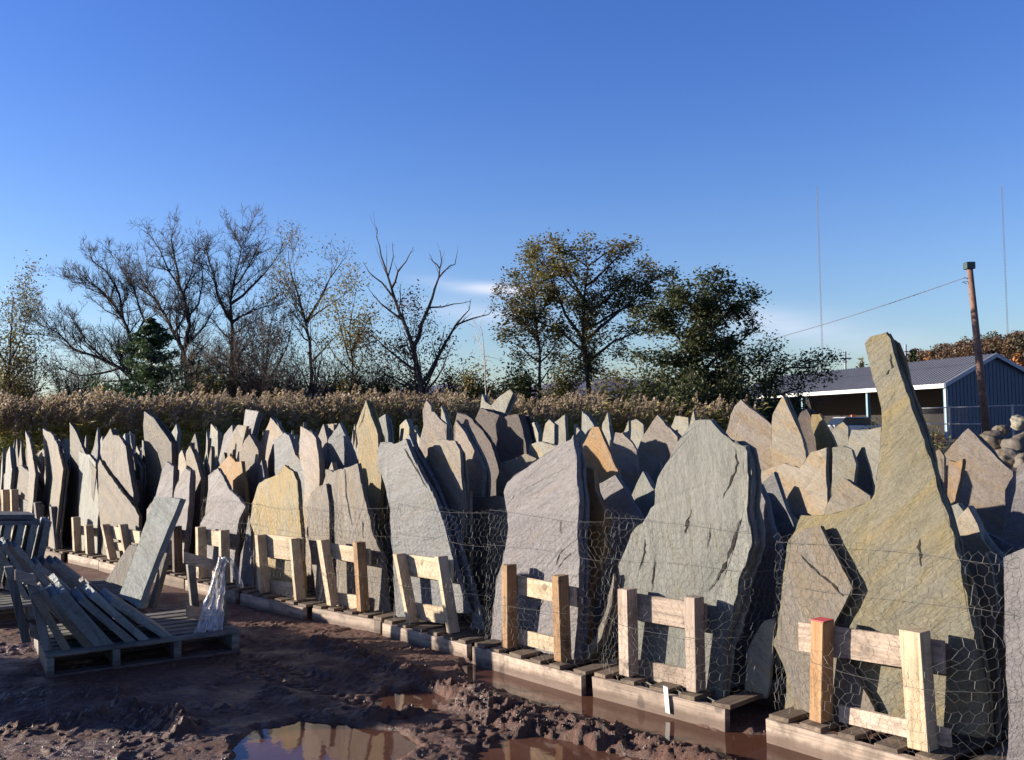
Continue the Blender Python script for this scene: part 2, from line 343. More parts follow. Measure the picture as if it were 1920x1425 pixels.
# ------------------------------------------------------------------ pallets with racks
class Fr: pass
def frame(pxl, pxr):
    a = gnd(*pxl); b = gnd(*pxr); f = Fr(); f.o = Vector((a.x, a.y, 0)); u = Vector((b.x-a.x, b.y-a.y, 0)); f.w = u.length
    f.u = u.normalized(); f.n = Vector((-f.u.y, f.u.x, 0)); return f
def P_(f, u, v, z): return f.o+f.u*u+f.n*v+Vector((0, 0, z))
def uz(f, px, py, v):
    p = planehit(px, py, f.o+f.n*v, f.n); q = p-f.o; return q.dot(f.u), p.z
DECK = .125
def pallet(f, label, beamwood='pinkish', posts=(), rails=(), pw='cream', rw='cream', group='rack pallets in the front row', depth=1.0, redtop=False):
    """posts: (x_bottom,y_bottom,x_top,y_top,width_px[,wood]); rails: (x_left,y_left,x_right,y_right,height_px)"""
    t = empty('slab_rack_pallet', f.o); ang_ = math.atan2(f.u.y, f.u.x); t.rotation_euler = (0, 0, ang_); RI = Matrix.Rotation(-ang_, 3, 'Z'); tag(t, label, 'pallet', group)
    off = -f.o
    def bld(mb, name, mat, bevel=.003):
        mb.v = [RI @ (v_+off) for v_ in mb.v]; return mb.build(name, mat, t, bevel, rough=.0025)
    for k, vv in enumerate((0, depth*.5, depth-.045)):
        mb = MB(); zb = -.02
        mb.box(P_(f, 0, vv, zb), f.u*f.w*(1 if k else .985), f.n*.042, Vector((0, 0, DECK-.022-zb))); bld(mb, 'stringer', WD[beamwood if k == 0 else 'grey'])
    nb = max(5, int(f.w/.17)); u = .0
    for k in range(nb):
        bw = random.uniform(.085, .13); u = k*(f.w-.11)/(nb-1)+random.uniform(-.012, .012)
        mb = MB(); mb.box(P_(f, max(u, .0), random.uniform(.002, .022), DECK-.021), f.u*bw+f.n*random.uniform(-.01, .01), f.n*depth, Vector((0, 0, .021+random.uniform(-.002, .003))))
        bld(mb, 'deck_board', WD['grey_y'])
    for k in (0.05, f.w*.55, f.w-.15):
        mb = MB(); mb.box(P_(f, k, .004, -.035), f.u*.10, f.n*depth*.98, Vector((0, 0, .0145))); bld(mb, 'bottom_board', WD['grey_y'])
    V0 = .055
    for po in posts:
        u0, z0 = uz(f, po[0], po[1], V0); u1, z1 = uz(f, po[2], po[3], V0); sc = (po[4]/.86)*(f.o+f.u*u0).y/FPX*1.0
        wd = min(max(sc, .045), .10); z0 = DECK+.004
        w_ = po[5] if len(po) > 5 else pw
        mb = MB(); dv = .088
        a = P_(f, u0, V0, z0); b = P_(f, u1, V0, z1)
        mb.hexa([a, a+f.u*wd, a+f.u*wd+f.n*dv, a+f.n*dv, b, b+f.u*wd, b+f.u*wd+f.n*dv, b+f.n*dv])
        o = bld(mb, 'post', WD[w_+'_z'], .004)
        if redtop and po is posts[0]:
            mb = MB(); mb.box(b+Vector((0, 0, .001)), f.u*wd*.98, f.n*dv*.97, Vector((0, 0, .004))); mb.v = [RI @ (v_+off) for v_ in mb.v]; mb.build('paint_mark', M_paint_red, o)
    V1 = V0+.0895
    for ra in rails:
        u0, z0 = uz(f, ra[0], ra[1], V1); u1, z1 = uz(f, ra[2], ra[3], V1); h = ra[4]*(f.o+f.u*u0).y/FPX
        a = P_(f, u0, V1, z0); b = P_(f, u1, V1, z1); mb = MB(); dn = Vector((0, 0, -h))
        mb.hexa([a+dn, b+dn, b+dn+f.n*.022, a+dn+f.n*.022, a, b, b+f.n*.022, a+f.n*.022])
        bld(mb, 'rail', WD[ra[5] if len(ra) > 5 else rw], .002)
    return t
FP = {}; V_SL = .172
_e = gnd(1435, 1385); _r = FP
FP[1] = Fr(); FP[1].o = Vector((_e.x, _e.y, 0)); FP[1].u = (Vector(gnd(1700, 1466))-Vector(_e)); FP[1].u.z = 0; FP[1].u.normalize(); FP[1].n = Vector((-FP[1].u.y, FP[1].u.x, 0)); FP[1].w = 1.12
FP[2] = frame((1105, 1302), (1376, 1372)); FP[3] = frame((888, 1240), (1103, 1304)); FP[4] = frame((715, 1194), (887, 1240))
FP[5] = frame((580, 1164), (713, 1194)); FP[6] = frame((452, 1134), (578, 1164)); FP[7] = frame((345, 1107), (450, 1133))
FP[8] = frame((258, 1086), (343, 1107)); FP[9] = frame((186, 1069), (256, 1086)); FP[10] = frame((125, 1055), (184, 1069)); FP[11] = frame((66, 1042), (122, 1055))
FP[12] = frame((8, 1030), (62, 1042))
e1 = P_(FP[1], FP[1].w+.08, -.05, 0); FP[0] = Fr(); FP[0].o = e1; FP[0].u = FP[1].u; FP[0].n = FP[1].n; FP[0].w = 1.1
for k in FP:
    FP[k].w -= .045; FP[k].o = FP[k].o+FP[k].n*((k*37 % 11)-5)*.005+FP[k].u*.01
    r_ = R(((k*53) % 7-3)*.45); c_, s_ = math.cos(r_), math.sin(r_); u_ = FP[k].u; FP[k].u = Vector((u_.x*c_-u_.y*s_, u_.x*s_+u_.y*c_, 0)); FP[k].n = Vector((-FP[k].u.y, FP[k].u.x, 0))
for k in FP: print('frame', k, [round(c, 2) for c in FP[k].o], round(FP[k].w, 2), round(math.degrees(math.atan2(FP[k].u.y, FP[k].u.x)), 1))
pallet(FP[0], 'timber slab pallet at the far right edge, cut off by the frame', 'pinkish')
pallet(FP[1], 'slab pallet with weathered rails and red paint on its left post', 'pinkish',
       [(1516,1358,1519,1163,25,'orange'), (1701,1400,1686,1180,36,'cream')], [(1495,1166,1768,1203,54,'pinkish'), (1571,1322,1780,1367,32,'pinkish')], redtop=True)
pallet(FP[2], 'pallet with grey pinkish posts and white tag, under the pale green slab', 'pinkish',
       [(1161,1280,1157,1104,22,'pinkish'), (1286,1304,1282,1119,21,'pinkish')], [(1172,1111,1322,1132,49), (1196,1237,1296,1255,36)], rw='pinkish')
pallet(FP[3], 'pallet with two bright orange brown posts, under the purple grey slab', 'pinkish',
       [(940,1213,939,1059,16,'orange'), (1039,1246,1033,1079,18,'orange')], [(955,1077,1077,1102,33), (966,1178,1052,1198,28)])
pallet(FP[4], 'pallet with cream posts leaning left and a deep top rail', 'pinkish',
       [(761,1160,736,1038,11), (837,1190,814,1043,11)], [(748,1038,846,1051,38), (775,1130,832,1139,30)])
pallet(FP[5], 'pallet with a right post of orange wood, under the tall tan slab', 'pinkish',
       [(612,1135,593,1012,13), (669,1152,661,1017,12,'orange')], [(608,1017,692,1030,28), (622,1110,678,1118,26)])
pallet(FP[6], 'pallet with broad cream top rail below the yellow slab', 'pinkish',
       [(485,1114,477,1003,9), (551,1122,541,1010,9)], [(488,1001,566,1009,42), (495,1086,556,1094,26)])
pallet(FP[7], 'pallet behind the plastic bag, with short square cream rack', 'pinkish',
       [(368,1090,366,988,10), (411,1098,409,994,10)], [(374,991,424,999,28), (376,1060,420,1066,20)])
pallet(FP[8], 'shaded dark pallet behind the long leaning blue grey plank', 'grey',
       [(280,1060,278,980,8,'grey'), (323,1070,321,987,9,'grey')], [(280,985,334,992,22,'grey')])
pallet(FP[9], 'pallet with three cream rungs like a ladder', 'pinkish',
       [(202,1054,188,983,9), (234,1045,221,983,9)], [(200,985,262,997,22), (206,1016,240,1020,14), (210,1046,240,1050,12)])
pallet(FP[10], 'pallet with taller left post, under the pale green slab', 'pinkish',
       [(136,1045,133,970,9), (160,1048,157,985,9)], [(138,985,170,988,15)])
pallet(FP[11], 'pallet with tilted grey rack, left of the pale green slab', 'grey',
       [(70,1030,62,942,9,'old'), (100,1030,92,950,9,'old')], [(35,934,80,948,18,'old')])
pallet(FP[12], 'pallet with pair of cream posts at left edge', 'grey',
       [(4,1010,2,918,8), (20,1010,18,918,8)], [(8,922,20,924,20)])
# ------------------------------------------------------------------ slabs
def refine(P, seg=.07, amp=.05, rnd=None):
    rnd = rnd or random; out = []
    def sub(a, b):
        L = math.hypot(b[0]-a[0], b[1]-a[1])
        if L < seg: return [a]
        t = rnd.uniform(.4, .6); k = rnd.uniform(-amp, amp)*min(L, .35)
        mx = a[0]+(b[0]-a[0])*t-(b[1]-a[1])/L*k; mz = a[1]+(b[1]-a[1])*t+(b[0]-a[0])/L*k
        return sub(a, (mx, mz))+sub((mx, mz), b)
    for i in range(len(P)): out += sub(P[i], P[(i+1) % len(P)])
    return out
def area2(P): return sum(P[i][0]*P[(i+1) % len(P)][1]-P[(i+1) % len(P)][0]*P[i][1] for i in range(len(P)))
SN = 0
def slabmesh(name, P, th, mat, mtx, seg=.06, amp=.07, parent=None, layer=False):
    """P: outline (x,z) in local metres; front face at y=0, back at y=th"""
    global SN; SN += 1
    rnd = random.Random(SN)
    if area2(P) < 0: P = P[::-1]
    Q = refine(P, seg, amp, rnd); n = len(Q); cx = sum(p[0] for p in Q)/n; cz = sum(p[1] for p in Q)/n
    v = []; layers = 4; prev = 0
    for l in range(layers):                     # riven edge: four strata with their own small offsets
        y = th*l/(layers-1)
        for (x, z) in Q:
            d = math.hypot(x-cx, z-cz)+1e-6; k = rnd.uniform(-.006, .005)-(.0025 if l in (0, layers-1) else 0)
            yy = y+(rnd.uniform(0, .004) if l == 0 else 0)
            v.append((x+(x-cx)/d*k, yy, z+(z-cz)/d*k))
    f = [tuple(range(n)), tuple(range((layers-1)*n, layers*n))[::-1]]
    for l in range(layers-1):
        for i in range(n):
            j = (i+1) % n; f.append((l*n+i, (l+1)*n+i, (l+1)*n+j, l*n+j))
    o = meshobj(name, v, f, mat, parent)
    if parent is None: o['kind'] = 'thing'
    if mtx is not None: o.matrix_world = mtx
    if layer:                                    # split bed at the back: its edge stands a little in or out of the front bed
        zm = max(p[1] for p in P); kx = rnd.uniform(.97, 1.015); sx_ = rnd.uniform(-.012, .022); P2 = [((x-cx)*kx+cx+sx_, z if z < .02 else z-rnd.uniform(-.01, .05)*(z/zm)) for x, z in P]
        lo = slabmesh('rear_layer', P2, rnd.uniform(.018, .03), mat, None, seg, amp*1.5, o); lo.location = (0, th+rnd.uniform(.001, .006), 0)
    return o
def mtx(o, U, Nn):
    U = U.normalized(); Nn = (Nn-U*Nn.dot(U)).normalized(); Wv = U.cross(Nn)
    M = Matrix.Identity(4)
    for i in range(3): M[i][0] = U[i]; M[i][1] = Nn[i]; M[i][2] = Wv[i]; M[i][3] = o[i]
    return M
GR = 'stone slabs standing on edge in the yard'
labels_seen = {}
def slab(px, col, label, fr=None, v=.26, Y=None, lean=5, yaw=0, th=.05, base=DECK, drop=True, parts=(), seg=.06, amp=.03, roll=0, inward=.0):
    """px: visible outline from lower left over the top to lower right; placed on a real plane"""
    rot = Matrix.Rotation(R(yaw), 3, 'Z')
    if fr: U = rot @ fr.u; n0 = rot @ fr.n; p0 = fr.o+fr.n*v+fr.u*(fr.w*.5)+Vector((0, 0, base))
    else:
        U = rot @ UR; n0 = rot @ NB; xs = [p[0] for p in px]; yc = max(p[1] for p in px); p0 = at((min(xs)+max(xs))/2, yc, Y)
        p0.z, zz = base, p0.z; p0 -= n0*math.tan(R(lean))*(zz-base)
    Nn = (n0*math.cos(R(lean))-Vector((0, 0, 1))*math.sin(R(lean)))   # plane normal, away from viewer
    Wv = U.cross(Nn)
    M0 = mtx(p0, U, Nn)
    def loc(q): 
        p = planehit(q[0], q[1], p0, Nn)-p0; return (p.dot(U), p.dot(Wv))
    P = [loc(q) for q in px]
    if drop:
        a, b = P[0], P[-1]; dx = (b[0]-a[0])*inward
        P = [(a[0]+dx, 0)]+P+[(b[0]-dx, 0)] if min(a[1], b[1]) > .03 else P
    xm = (P[0][0]+P[-1][0])/2; P = [(x-xm, z) for x, z in P]; M0.translation = p0+U*xm
    o = slabmesh('flagstone', P, th*.8, ST[col], M0, seg, amp, layer=random.random() < .6)
    tag(o, label, 'stone slab', GR)
    def loc2(q):
        p = planehit(q[0], q[1], p0, Nn)-p0; return (p.dot(U)-xm, p.dot(Wv))
    for kind, pts, *ex in parts:
        if kind == 'flake':
            t = ex[0]; fo = slabmesh('flake', [loc2(q) for q in pts], t, ST[ex[1] if len(ex) > 1 else col], None, .05, .06, o); fo.location = (0, -t, 0)
        if kind == 'crack':
            w0 = ex[0]*(1.7 if ex[0] < .015 else 1.15); L = [loc2(q) for q in pts]; L2 = []
            for i in range(len(L)-1):
                for k in range(4):
                    t = k/4; L2.append((L[i][0]+(L[i+1][0]-L[i][0])*t+random.uniform(-.006, .006), L[i][1]+(L[i+1][1]-L[i][1])*t+random.uniform(-.006, .006)))
            L2.append(L[-1]); vv = []; ff = []; n = len(L2)
            for i, p in enumerate(L2):
                w_ = w0*(.25+random.random())*math.sin(math.pi*(i+.6)/(n+.2)); vv += [(p[0]-w_*.5, -.0015, p[1]), (p[0]+w_*.5, -.0015, p[1]+w_*.2)]
                if i: ff.append((2*i-2, 2*i-1, 2*i+1, 2*i))
            meshobj('crack', vv, ff, M_crack, o)
    return o
M_crack = plain('deep_crack_shadow_gap', (.02, .017, .015), .95)
# ---- front row, traced
f = FP
slab([(1470,1330),(1474,1268),(1449,1209),(1460,1149),(1474,1027),(1478,1013),(1494,986),(1501,966),(1543,966),(1600,950),(1632,938),(1640,924),(1647,865),(1653,800),(1652,765),(1643,730),(1629,680),(1621,645),(1630,632),(1661,622),(1669,635),(1699,730),(1722,795),(1740,848),(1773,954),(1790,1011),(1796,1042),(1826,1185),(1847,1328),(1849,1386)],
     'olive', 'tallest slab, olive grey with a long narrow finger rising above the shed roof', f[1], 0.215, lean=5, th=.055, seg=.05, amp=.03,
     parts=[('crack', [(1668,664),(1672,690),(1665,700),(1646,708)], .006), ('crack', [(1722,1010),(1724,1040),(1727,1062)], .01)])
slab([(1489,1330),(1484,1290),(1470,1250),(1455,1215),(1463,1150),(1476,1060),(1482,1010),(1505,992),(1538,986),(1546,1002),(1580,1068),(1599,1100),(1584,1132),(1566,1166),(1560,1200),(1590,1240),(1640,1330),(1650,1375)],
     'brown', 'small brown grey slab propped against the left of the tallest slab', f[1], 0.172, lean=4, th=.035,
     parts=[('crack', [(1499,1042),(1530,1070),(1560,1095),(1582,1118)], .02)])
slab([(1170,1300),(1165,1092),(1158,1062),(1165,1046),(1180,1003),(1203,980),(1226,945),(1228,910),(1239,882),(1274,821),(1292,799),(1304,788),(1319,785),(1332,788),(1352,812),(1377,828),(1398,836),(1406,860),(1409,895),(1406,954),(1415,1003),(1416,1018),(1407,1054),(1392,1086),(1389,1116),(1377,1158),(1358,1215),(1350,1330)],
     'green', 'large pale green grey slab with a humped top and curved left side', f[2], 0.176, lean=5, th=.06, seg=.05, amp=.035,
     parts=[('flake', [(1345,1120),(1360,1085),(1385,1010),(1398,950),(1392,905),(1396,870),(1398,840),(1403,845),(1406,895),(1403,954),(1411,1005),(1412,1018),(1403,1054),(1388,1086),(1385,1116),(1372,1158)], .014),
            ('crack', [(1378,842),(1383,868),(1372,900),(1355,935)], .011), ('crack', [(1398,955),(1380,1000),(1365,1050),(1345,1085),(1325,1110)], .022),
            ('crack', [(1296,955),(1288,980),(1285,1000)], .012), ('crack', [(1207,1010),(1209,1035),(1198,1070)], .008), ('crack', [(1332,980),(1330,1003),(1326,1030)], .004), ('crack', [(1228,1035),(1224,1080),(1221,1115)], .005)])
slab([(1395,1310),(1400,1215),(1432,1165),(1450,1160),(1448,1225),(1437,1310)], 'pale', 'pale shard low between the humped green slab and tallest slab', f[2], 0.3, lean=3, th=.03)
slab([(919,1200),(922,1155),(930,1086),(940,1059),(947,1028),(952,990),(949,953),(944,922),(951,905),(1006,862),(1074,820),(1081,862),(1086,940),(1083,1003),(1087,1059),(1085,1092),(1086,1240)],
     'purple', 'broad purple grey slab with a straight diagonal top edge', f[3], 0.176, lean=5, th=.06, seg=.05, amp=.03,
     parts=[('crack', [(948,950),(965,930),(1000,908),(1040,888),(1078,868)], .006), ('crack', [(1043,1063),(1048,1040),(1070,1020),(1083,1008)], .009), ('crack', [(1046,1068),(1060,1045),(1082,1030)], .008),
            ('crack', [(1020,1120),(1005,1150),(998,1185)], .009), ('crack', [(1052,975),(1051,1000)], .006)])
slab([(1099,1130),(1097,874),(1112,880),(1115,917),(1127,945),(1139,968),(1129,993),(1137,1028),(1122,1056),(1108,1100),(1103,1125)], 'orange', 'narrow rust orange slab behind the right edge of the purple slab', f[3], 0.36, lean=5, th=.04)
slab([(1085,1235),(1116,1192),(1135,1149),(1150,1075),(1152,1080),(1148,1130),(1127,1197),(1104,1236)], 'brown', 'thin splinter of stone slanting down beside the humped green slab', f[3], 0.2, lean=2, th=.025, drop=False)
slab([(742,1160),(736,1036),(734,1028),(730,953),(723,917),(710,877),(706,845),(713,829),(741,831),(760,822),(776,862),(804,912),(832,978),(849,1048),(878,1150)],
     'blue', 'plain blue grey slab with a long sloping right edge, behind cream leaning posts', f[4], 0.176, lean=5, th=.055, seg=.05, amp=.03,
     parts=[('crack', [(757,840),(775,872),(800,915)], .012)])
slab([(740,1160),(738,900),(766,812),(779,845),(812,902),(850,985),(893,1150)], 'blue', 'blue grey slab showing as a strip right of the plain blue slab', f[4], 0.29, lean=5, th=.045)
slab([(865,1170),(859,978),(854,935),(869,935),(881,920),(883,1026),(881,1170)], 'tan', 'tan strip of stone in shade right of the blue grey slabs', f[4], 0.44, lean=4, th=.04)
slab([(882,1180),(884,1160),(895,1130),(908,1182)], 'blue', 'small blue grey triangle standing left of the orange posts', f[4], 0.2, lean=2, th=.03)
slab([(630,1145),(627,1016),(619,953),(612,910),(609,879),(624,884),(655,874),(670,868),(675,897),(686,945),(698,996),(718,1048),(728,1150)],
     'brown', 'tall pinkish brown slab with concave top and slanting right edge', f[5], 0.2, lean=5, th=.05, seg=.05, amp=.03,
     parts=[('crack', [(646,880),(650,930),(660,985)], .008), ('crack', [(679,975),(681,1010)], .007)])
slab([(593,1135),(578,1011),(575,948),(581,927),(594,912),(611,906),(617,953),(618,1011),(622,1140)], 'brown', 'low rounded brown slab left of the tall concave topped slab', f[5], 0.172, lean=5, th=.045)
slab([(480,1120),(477,1003),(468,978),(473,942),(485,905),(501,897),(523,887),(533,872),(549,884),(557,902),(560,953),(565,1003),(568,1125)], 'yellow', 'bright mustard yellow slab with a blunt stepped top', f[6], 0.176, lean=5, th=.055, seg=.05, amp=.035)
slab([(374,1080),(374,985),(384,965),(390,915),(390,892),(407,877),(417,892),(429,917),(447,932),(460,950),(448,973),(442,1023),(436,1095)], 'purple', 'grey slab with a ragged right shoulder above the plastic bag', f[7], 0.176, lean=5, th=.05)
slab([(440,1110),(442,1054),(455,1028),(462,990),(466,965),(470,1000),(474,1110)], 'purple', 'narrow grey slab in the gap left of the yellow slab', f[7], 0.215, lean=5, th=.04)
slab([(409,930),(408,877),(429,852),(442,866),(452,864),(460,922),(463,1000)], 'orange', 'rusty tan slab peeping over the ragged grey slab', f[7], 0.36, lean=5, th=.05)
slab([(276,1060),(275,955),(291,932),(303,882),(311,865),(325,874),(323,927),(318,1060)], 'purple', 'slender violet grey slab directly behind the long plank', f[8], 0.176, lean=5, th=.05)
slab([(324,1080),(322,988),(326,922),(333,902),(347,877),(357,884),(354,943),(351,978),(343,1040),(338,1085)], 'purple', 'slender violet grey slab right of the long plank', f[8], 0.172, lean=5, th=.06)
slab([(147,1040),(147,970),(147,845),(167,852),(179,867),(182,915),(187,943),(182,988),(182,1045)], 'green', 'flat topped pale green slab standing at left, bright beside brown slabs', f[10], 0.176, lean=5, th=.05, amp=.03)
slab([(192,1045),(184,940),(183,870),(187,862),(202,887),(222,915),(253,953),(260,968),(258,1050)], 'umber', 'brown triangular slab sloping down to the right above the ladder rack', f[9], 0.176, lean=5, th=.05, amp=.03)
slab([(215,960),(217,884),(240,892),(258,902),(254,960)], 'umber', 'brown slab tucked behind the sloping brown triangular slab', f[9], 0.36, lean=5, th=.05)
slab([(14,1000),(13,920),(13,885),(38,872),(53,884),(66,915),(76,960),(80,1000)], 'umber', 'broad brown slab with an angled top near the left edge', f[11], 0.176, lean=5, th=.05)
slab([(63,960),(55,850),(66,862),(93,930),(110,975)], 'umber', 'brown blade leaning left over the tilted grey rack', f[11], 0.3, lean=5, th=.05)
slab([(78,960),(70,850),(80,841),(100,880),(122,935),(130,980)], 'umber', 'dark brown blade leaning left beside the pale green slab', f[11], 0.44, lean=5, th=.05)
# right side beyond the tallest slab
slab([(1885,1240),(1881,1045),(1930,1020),(2010,1040),(2010,1400)], 'purple', 'lit grey slab cut off by the right edge, low beside the tallest slab', f[0], 0.3, lean=4, th=.05)
slab([(1866,1330),(1841,1150),(1838,1050),(1846,1036),(1858,1060),(1868,1120),(1862,1185),(1872,1330)], 'tan', 'thin lit tan shard in the dark gap right of the tallest slab', f[1], 0.45, lean=4, th=.03)
# ---- behind the front row, traced (Y = distance)
S = lambda px, col, Y, label, **k: slab(px, col, label, None, Y=Y, amp=k.pop('amp', .025), seg=.07, yaw=k.pop('yaw', random.uniform(-9, 9)), lean=k.pop('lean', random.uniform(2, 7)), th=k.pop('th', random.uniform(.04, .065)), base=0, **k)
S([(1770,950),(1770,850),(1795,822),(1815,802),(1843,830),(1870,860),(1899,883),(1905,960)], 'pink', 6.9, 'wide grey pink slab rising to a single peak right of the tallest slab')
S([(1750,960),(1746,848),(1761,842),(1770,856),(1770,960)], 'tan', 6.4, 'short tan slab touching the right edge of the tallest slab')
S([(1776,940),(1779,862),(1792,866),(1805,859),(1802,883),(1790,940)], 'orange', 6.3, 'rusty pointed fragment under the single peaked slab')
S([(1880,1000),(1884,918),(1905,880),(1925,862),(1960,880),(1960,1000)], 'purple', 6.2, 'grey slab at the right edge below the boulders')
S([(1360,880),(1360,812),(1370,777),(1376,762),(1389,749),(1407,765),(1448,797),(1455,880)], 'pink', 8.0, 'pinkish slab with a rounded peak right of the humped green slab')
S([(1448,880),(1444,840),(1448,777),(1458,757),(1468,741),(1487,783),(1505,825),(1517,880)], 'tan', 7.7, 'tan slab shaped like a spearhead, between pinkish slab and gold topped slab')
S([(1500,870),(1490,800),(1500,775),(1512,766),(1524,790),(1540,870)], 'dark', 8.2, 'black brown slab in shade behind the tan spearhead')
S([(1536,880),(1528,820),(1520,800),(1521,777),(1537,776),(1550,800),(1566,833),(1572,880)], 'yellow', 8.0, 'narrow gold topped slab right of the tan spearhead')
S([(1415,930),(1425,885),(1470,868),(1499,878),(1519,848),(1549,839),(1552,940)], 'tan', 6.9, 'tan slab with stepped top low in front of the spearhead')
S([(1556,960),(1560,839),(1578,836),(1596,842),(1605,871),(1602,892),(1590,960)], 'pale', 7.1, 'squarish light slab behind the shoulder of the tallest slab', lean=3)
S([(1540,1000),(1543,962),(1563,921),(1570,900),(1581,895),(1610,915),(1631,930),(1640,1000)], 'tan', 6.3, 'brownish slab sloping right, directly over the shoulder of the tallest slab')
S([(1592,870),(1590,830),(1596,806),(1625,806),(1652,800),(1654,880)], 'pale', 9.5, 'pale slab with level top just left of the tall finger')
S([(1600,900),(1604,860),(1616,838),(1628,870),(1636,905)], 'tan', 8.0, 'little tan point in the cluster left of the tall finger')
S([(1556,840),(1560,806),(1580,790),(1590,800),(1592,840)], 'pale', 12.0, 'small pale round topped slab in front of the parked cars')
S([(1193,900),(1193,844),(1206,815),(1216,801),(1232,778),(1252,800),(1270,819),(1272,900)], 'pink', 9.0, 'large pink tan slab with a sharp peak left of the humped green slab')
S([(1148,890),(1148,841),(1153,811),(1167,812),(1180,824),(1193,844),(1196,890)], 'pink', 8.4, 'pink slab with sloping right shoulder beside the orange streaked slab')
S([(1095,895),(1090,838),(1110,799),(1122,801),(1140,841),(1158,882),(1160,900)], 'orange', 7.6, 'tan slab streaked orange, leaning left above the purple slab')
S([(1174,830),(1178,791),(1193,786),(1206,796),(1208,830)], 'pale', 14, 'cream blunt slab under the dark tree, left of the sharp pink peak')
S([(1258,830),(1258,800),(1266,780),(1290,783),(1292,830)], 'pale', 13, 'cream slab with flat top just left of the humped green slab')
S([(1288,820),(1292,799),(1300,769),(1304,791),(1306,820)], 'pale', 12, 'thin cream spike behind the top of the humped green slab')
S([(1125,830),(1129,796),(1139,773),(1144,806),(1147,830)], 'pale', 12, 'thin cream spike right of the orange streaked slab')
S([(1089,850),(1091,771),(1103,781),(1113,797),(1114,850)], 'green', 10.5, 'pale green fin in front of the slim double tree trunk')
S([(1074,840),(1076,795),(1092,812),(1094,840)], 'pale', 10, 'small cream fin left of the pale green fin')
S([(1037,840),(1040,791),(1059,777),(1061,840)], 'pale', 11.5, 'square cream slab with slanted top in the middle distance')
S([(1012,850),(1018,815),(1022,795),(1029,786),(1039,796),(1038,850)], 'pale', 10.5, 'cream slab with stepped peak left of the square cream slab')
S([(986,850),(986,806),(1001,790),(1009,811),(1010,850)], 'pale', 10, 'cream pointed slab next to the dark brown block')
S([(988,880),(992,835),(1008,828),(1030,832),(1042,836),(1044,880)], 'pale', 8.2, 'very light rounded slab low above the purple slab')
S([(930,900),(940,866),(958,862),(985,850),(1005,860),(1010,900)], 'tan', 7.6, 'shaded tan slab edge low left of the purple slab top')
S([(895,830),(900,765),(904,738),(909,752),(920,759),(938,742),(956,730),(961,737),(952,758),(945,778),(950,830)], 'pale', 10.2, 'light slab with a V notch and a horn pointing up right', th=.04, amp=.03)
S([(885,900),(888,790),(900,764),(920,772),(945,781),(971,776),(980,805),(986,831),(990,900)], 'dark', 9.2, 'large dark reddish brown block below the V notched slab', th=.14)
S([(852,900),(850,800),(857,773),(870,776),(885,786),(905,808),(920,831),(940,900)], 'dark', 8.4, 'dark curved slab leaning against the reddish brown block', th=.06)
S([(848,900),(852,821),(854,788),(869,806),(888,840),(906,880)], 'pink', 7.7, 'pink tan slab with one vertical edge before the dark curved slab')
S([(801,920),(801,829),(820,824),(852,826),(862,844),(869,925)], 'tan', 7.4, 'tan grey slab with flat top right of the plain blue slab')
S([(786,850),(786,826),(794,796),(792,768),(799,750),(808,761),(808,772),(814,773),(837,796),(840,860)], 'pink', 9.2, 'pink slab with a small knob on its peak near the middle')
S([(826,800),(827,760),(833,775),(840,800)], 'pale', 11, 'small bright blade behind the knobbed pink slab')
S([(748,840),(749,796),(761,785),(767,801),(768,840)], 'pale', 10.5, 'small pale slab with angular tip left of the knobbed pink slab')
S([(700,850),(701,788),(722,776),(727,811),(728,850)], 'green', 9.8, 'light grey slab sloping up to its right corner, right of the yellow spire')
S([(672,890),(672,852),(667,801),(677,773),(686,750),(695,778),(708,814),(713,877),(715,900)], 'yellow', 8.6, 'yellow stained slab tapering to a spire', parts=[('crack', [(686,762),(680,785),(673,802)], .01)])
S([(616,890),(617,852),(614,825),(636,792),(650,821),(668,867),(670,890)], 'blue', 9.2, 'blue grey triangular slab left of the yellow spire')
S([(608,860),(612,795),(625,795),(628,860)], 'tan', 10, 'small square topped tan slab behind the blue grey triangle')
S([(598,890),(594,822),(606,795),(613,822),(612,890)], 'pink', 9.5, 'narrow pinkish slab with a slanted top left of the blue grey triangle')
S([(571,905),(560,850),(563,799),(578,806),(592,821),(598,860),(599,908)], 'pink', 9.0, 'pinkish slab with long slanted top above the low rounded slab')
S([(515,890),(513,826),(533,811),(541,816),(554,852),(572,872),(576,900)], 'blue', 9.3, 'bluish slab with bent outline behind the yellow slab')
S([(488,880),(482,840),(498,806),(507,783),(520,797),(530,811),(532,880)], 'pink', 10, 'pale pink slab pointing up, between bluish slab and upright rectangle')
S([(448,880),(452,822),(460,768),(484,772),(472,815),(468,880)], 'purple', 10.4, 'light rectangular slab tilted right, sticking up before the reeds', amp=.02)
S([(450,890),(448,852),(458,826),(467,814),(484,844),(486,890)], 'pink', 9.9, 'tan pink slab just below the tilted rectangle')
S([(425,900),(427,841),(436,810),(445,796),(462,799),(455,830),(446,900)], 'tan', 10.2, 'tan slab with clipped top left of the tilted rectangle')
S([(400,900),(410,860),(420,815),(435,796),(436,820),(426,900)], 'purple', 10.6, 'long lilac grey strip leaning right above the ragged grey slab')
S([(388,900),(389,864),(395,795),(408,809),(407,900)], 'pale', 10.9, 'pale narrow blade, left of the lilac strip')
S([(350,900),(348,850),(355,835),(363,850),(378,900)], 'tan', 10.3, 'small rust flecked slab in the gap above the slender violet slabs')
S([(333,890),(335,852),(341,843),(348,865),(350,890)], 'tan', 10.8, 'short tan point right of the tall brown spear')
S([(275,880),(271,836),(268,800),(270,771),(288,783),(308,811),(321,831),(322,880)], 'umber', 11.2, 'tall brown spear shaped slab standing out before the green reeds', th=.07)
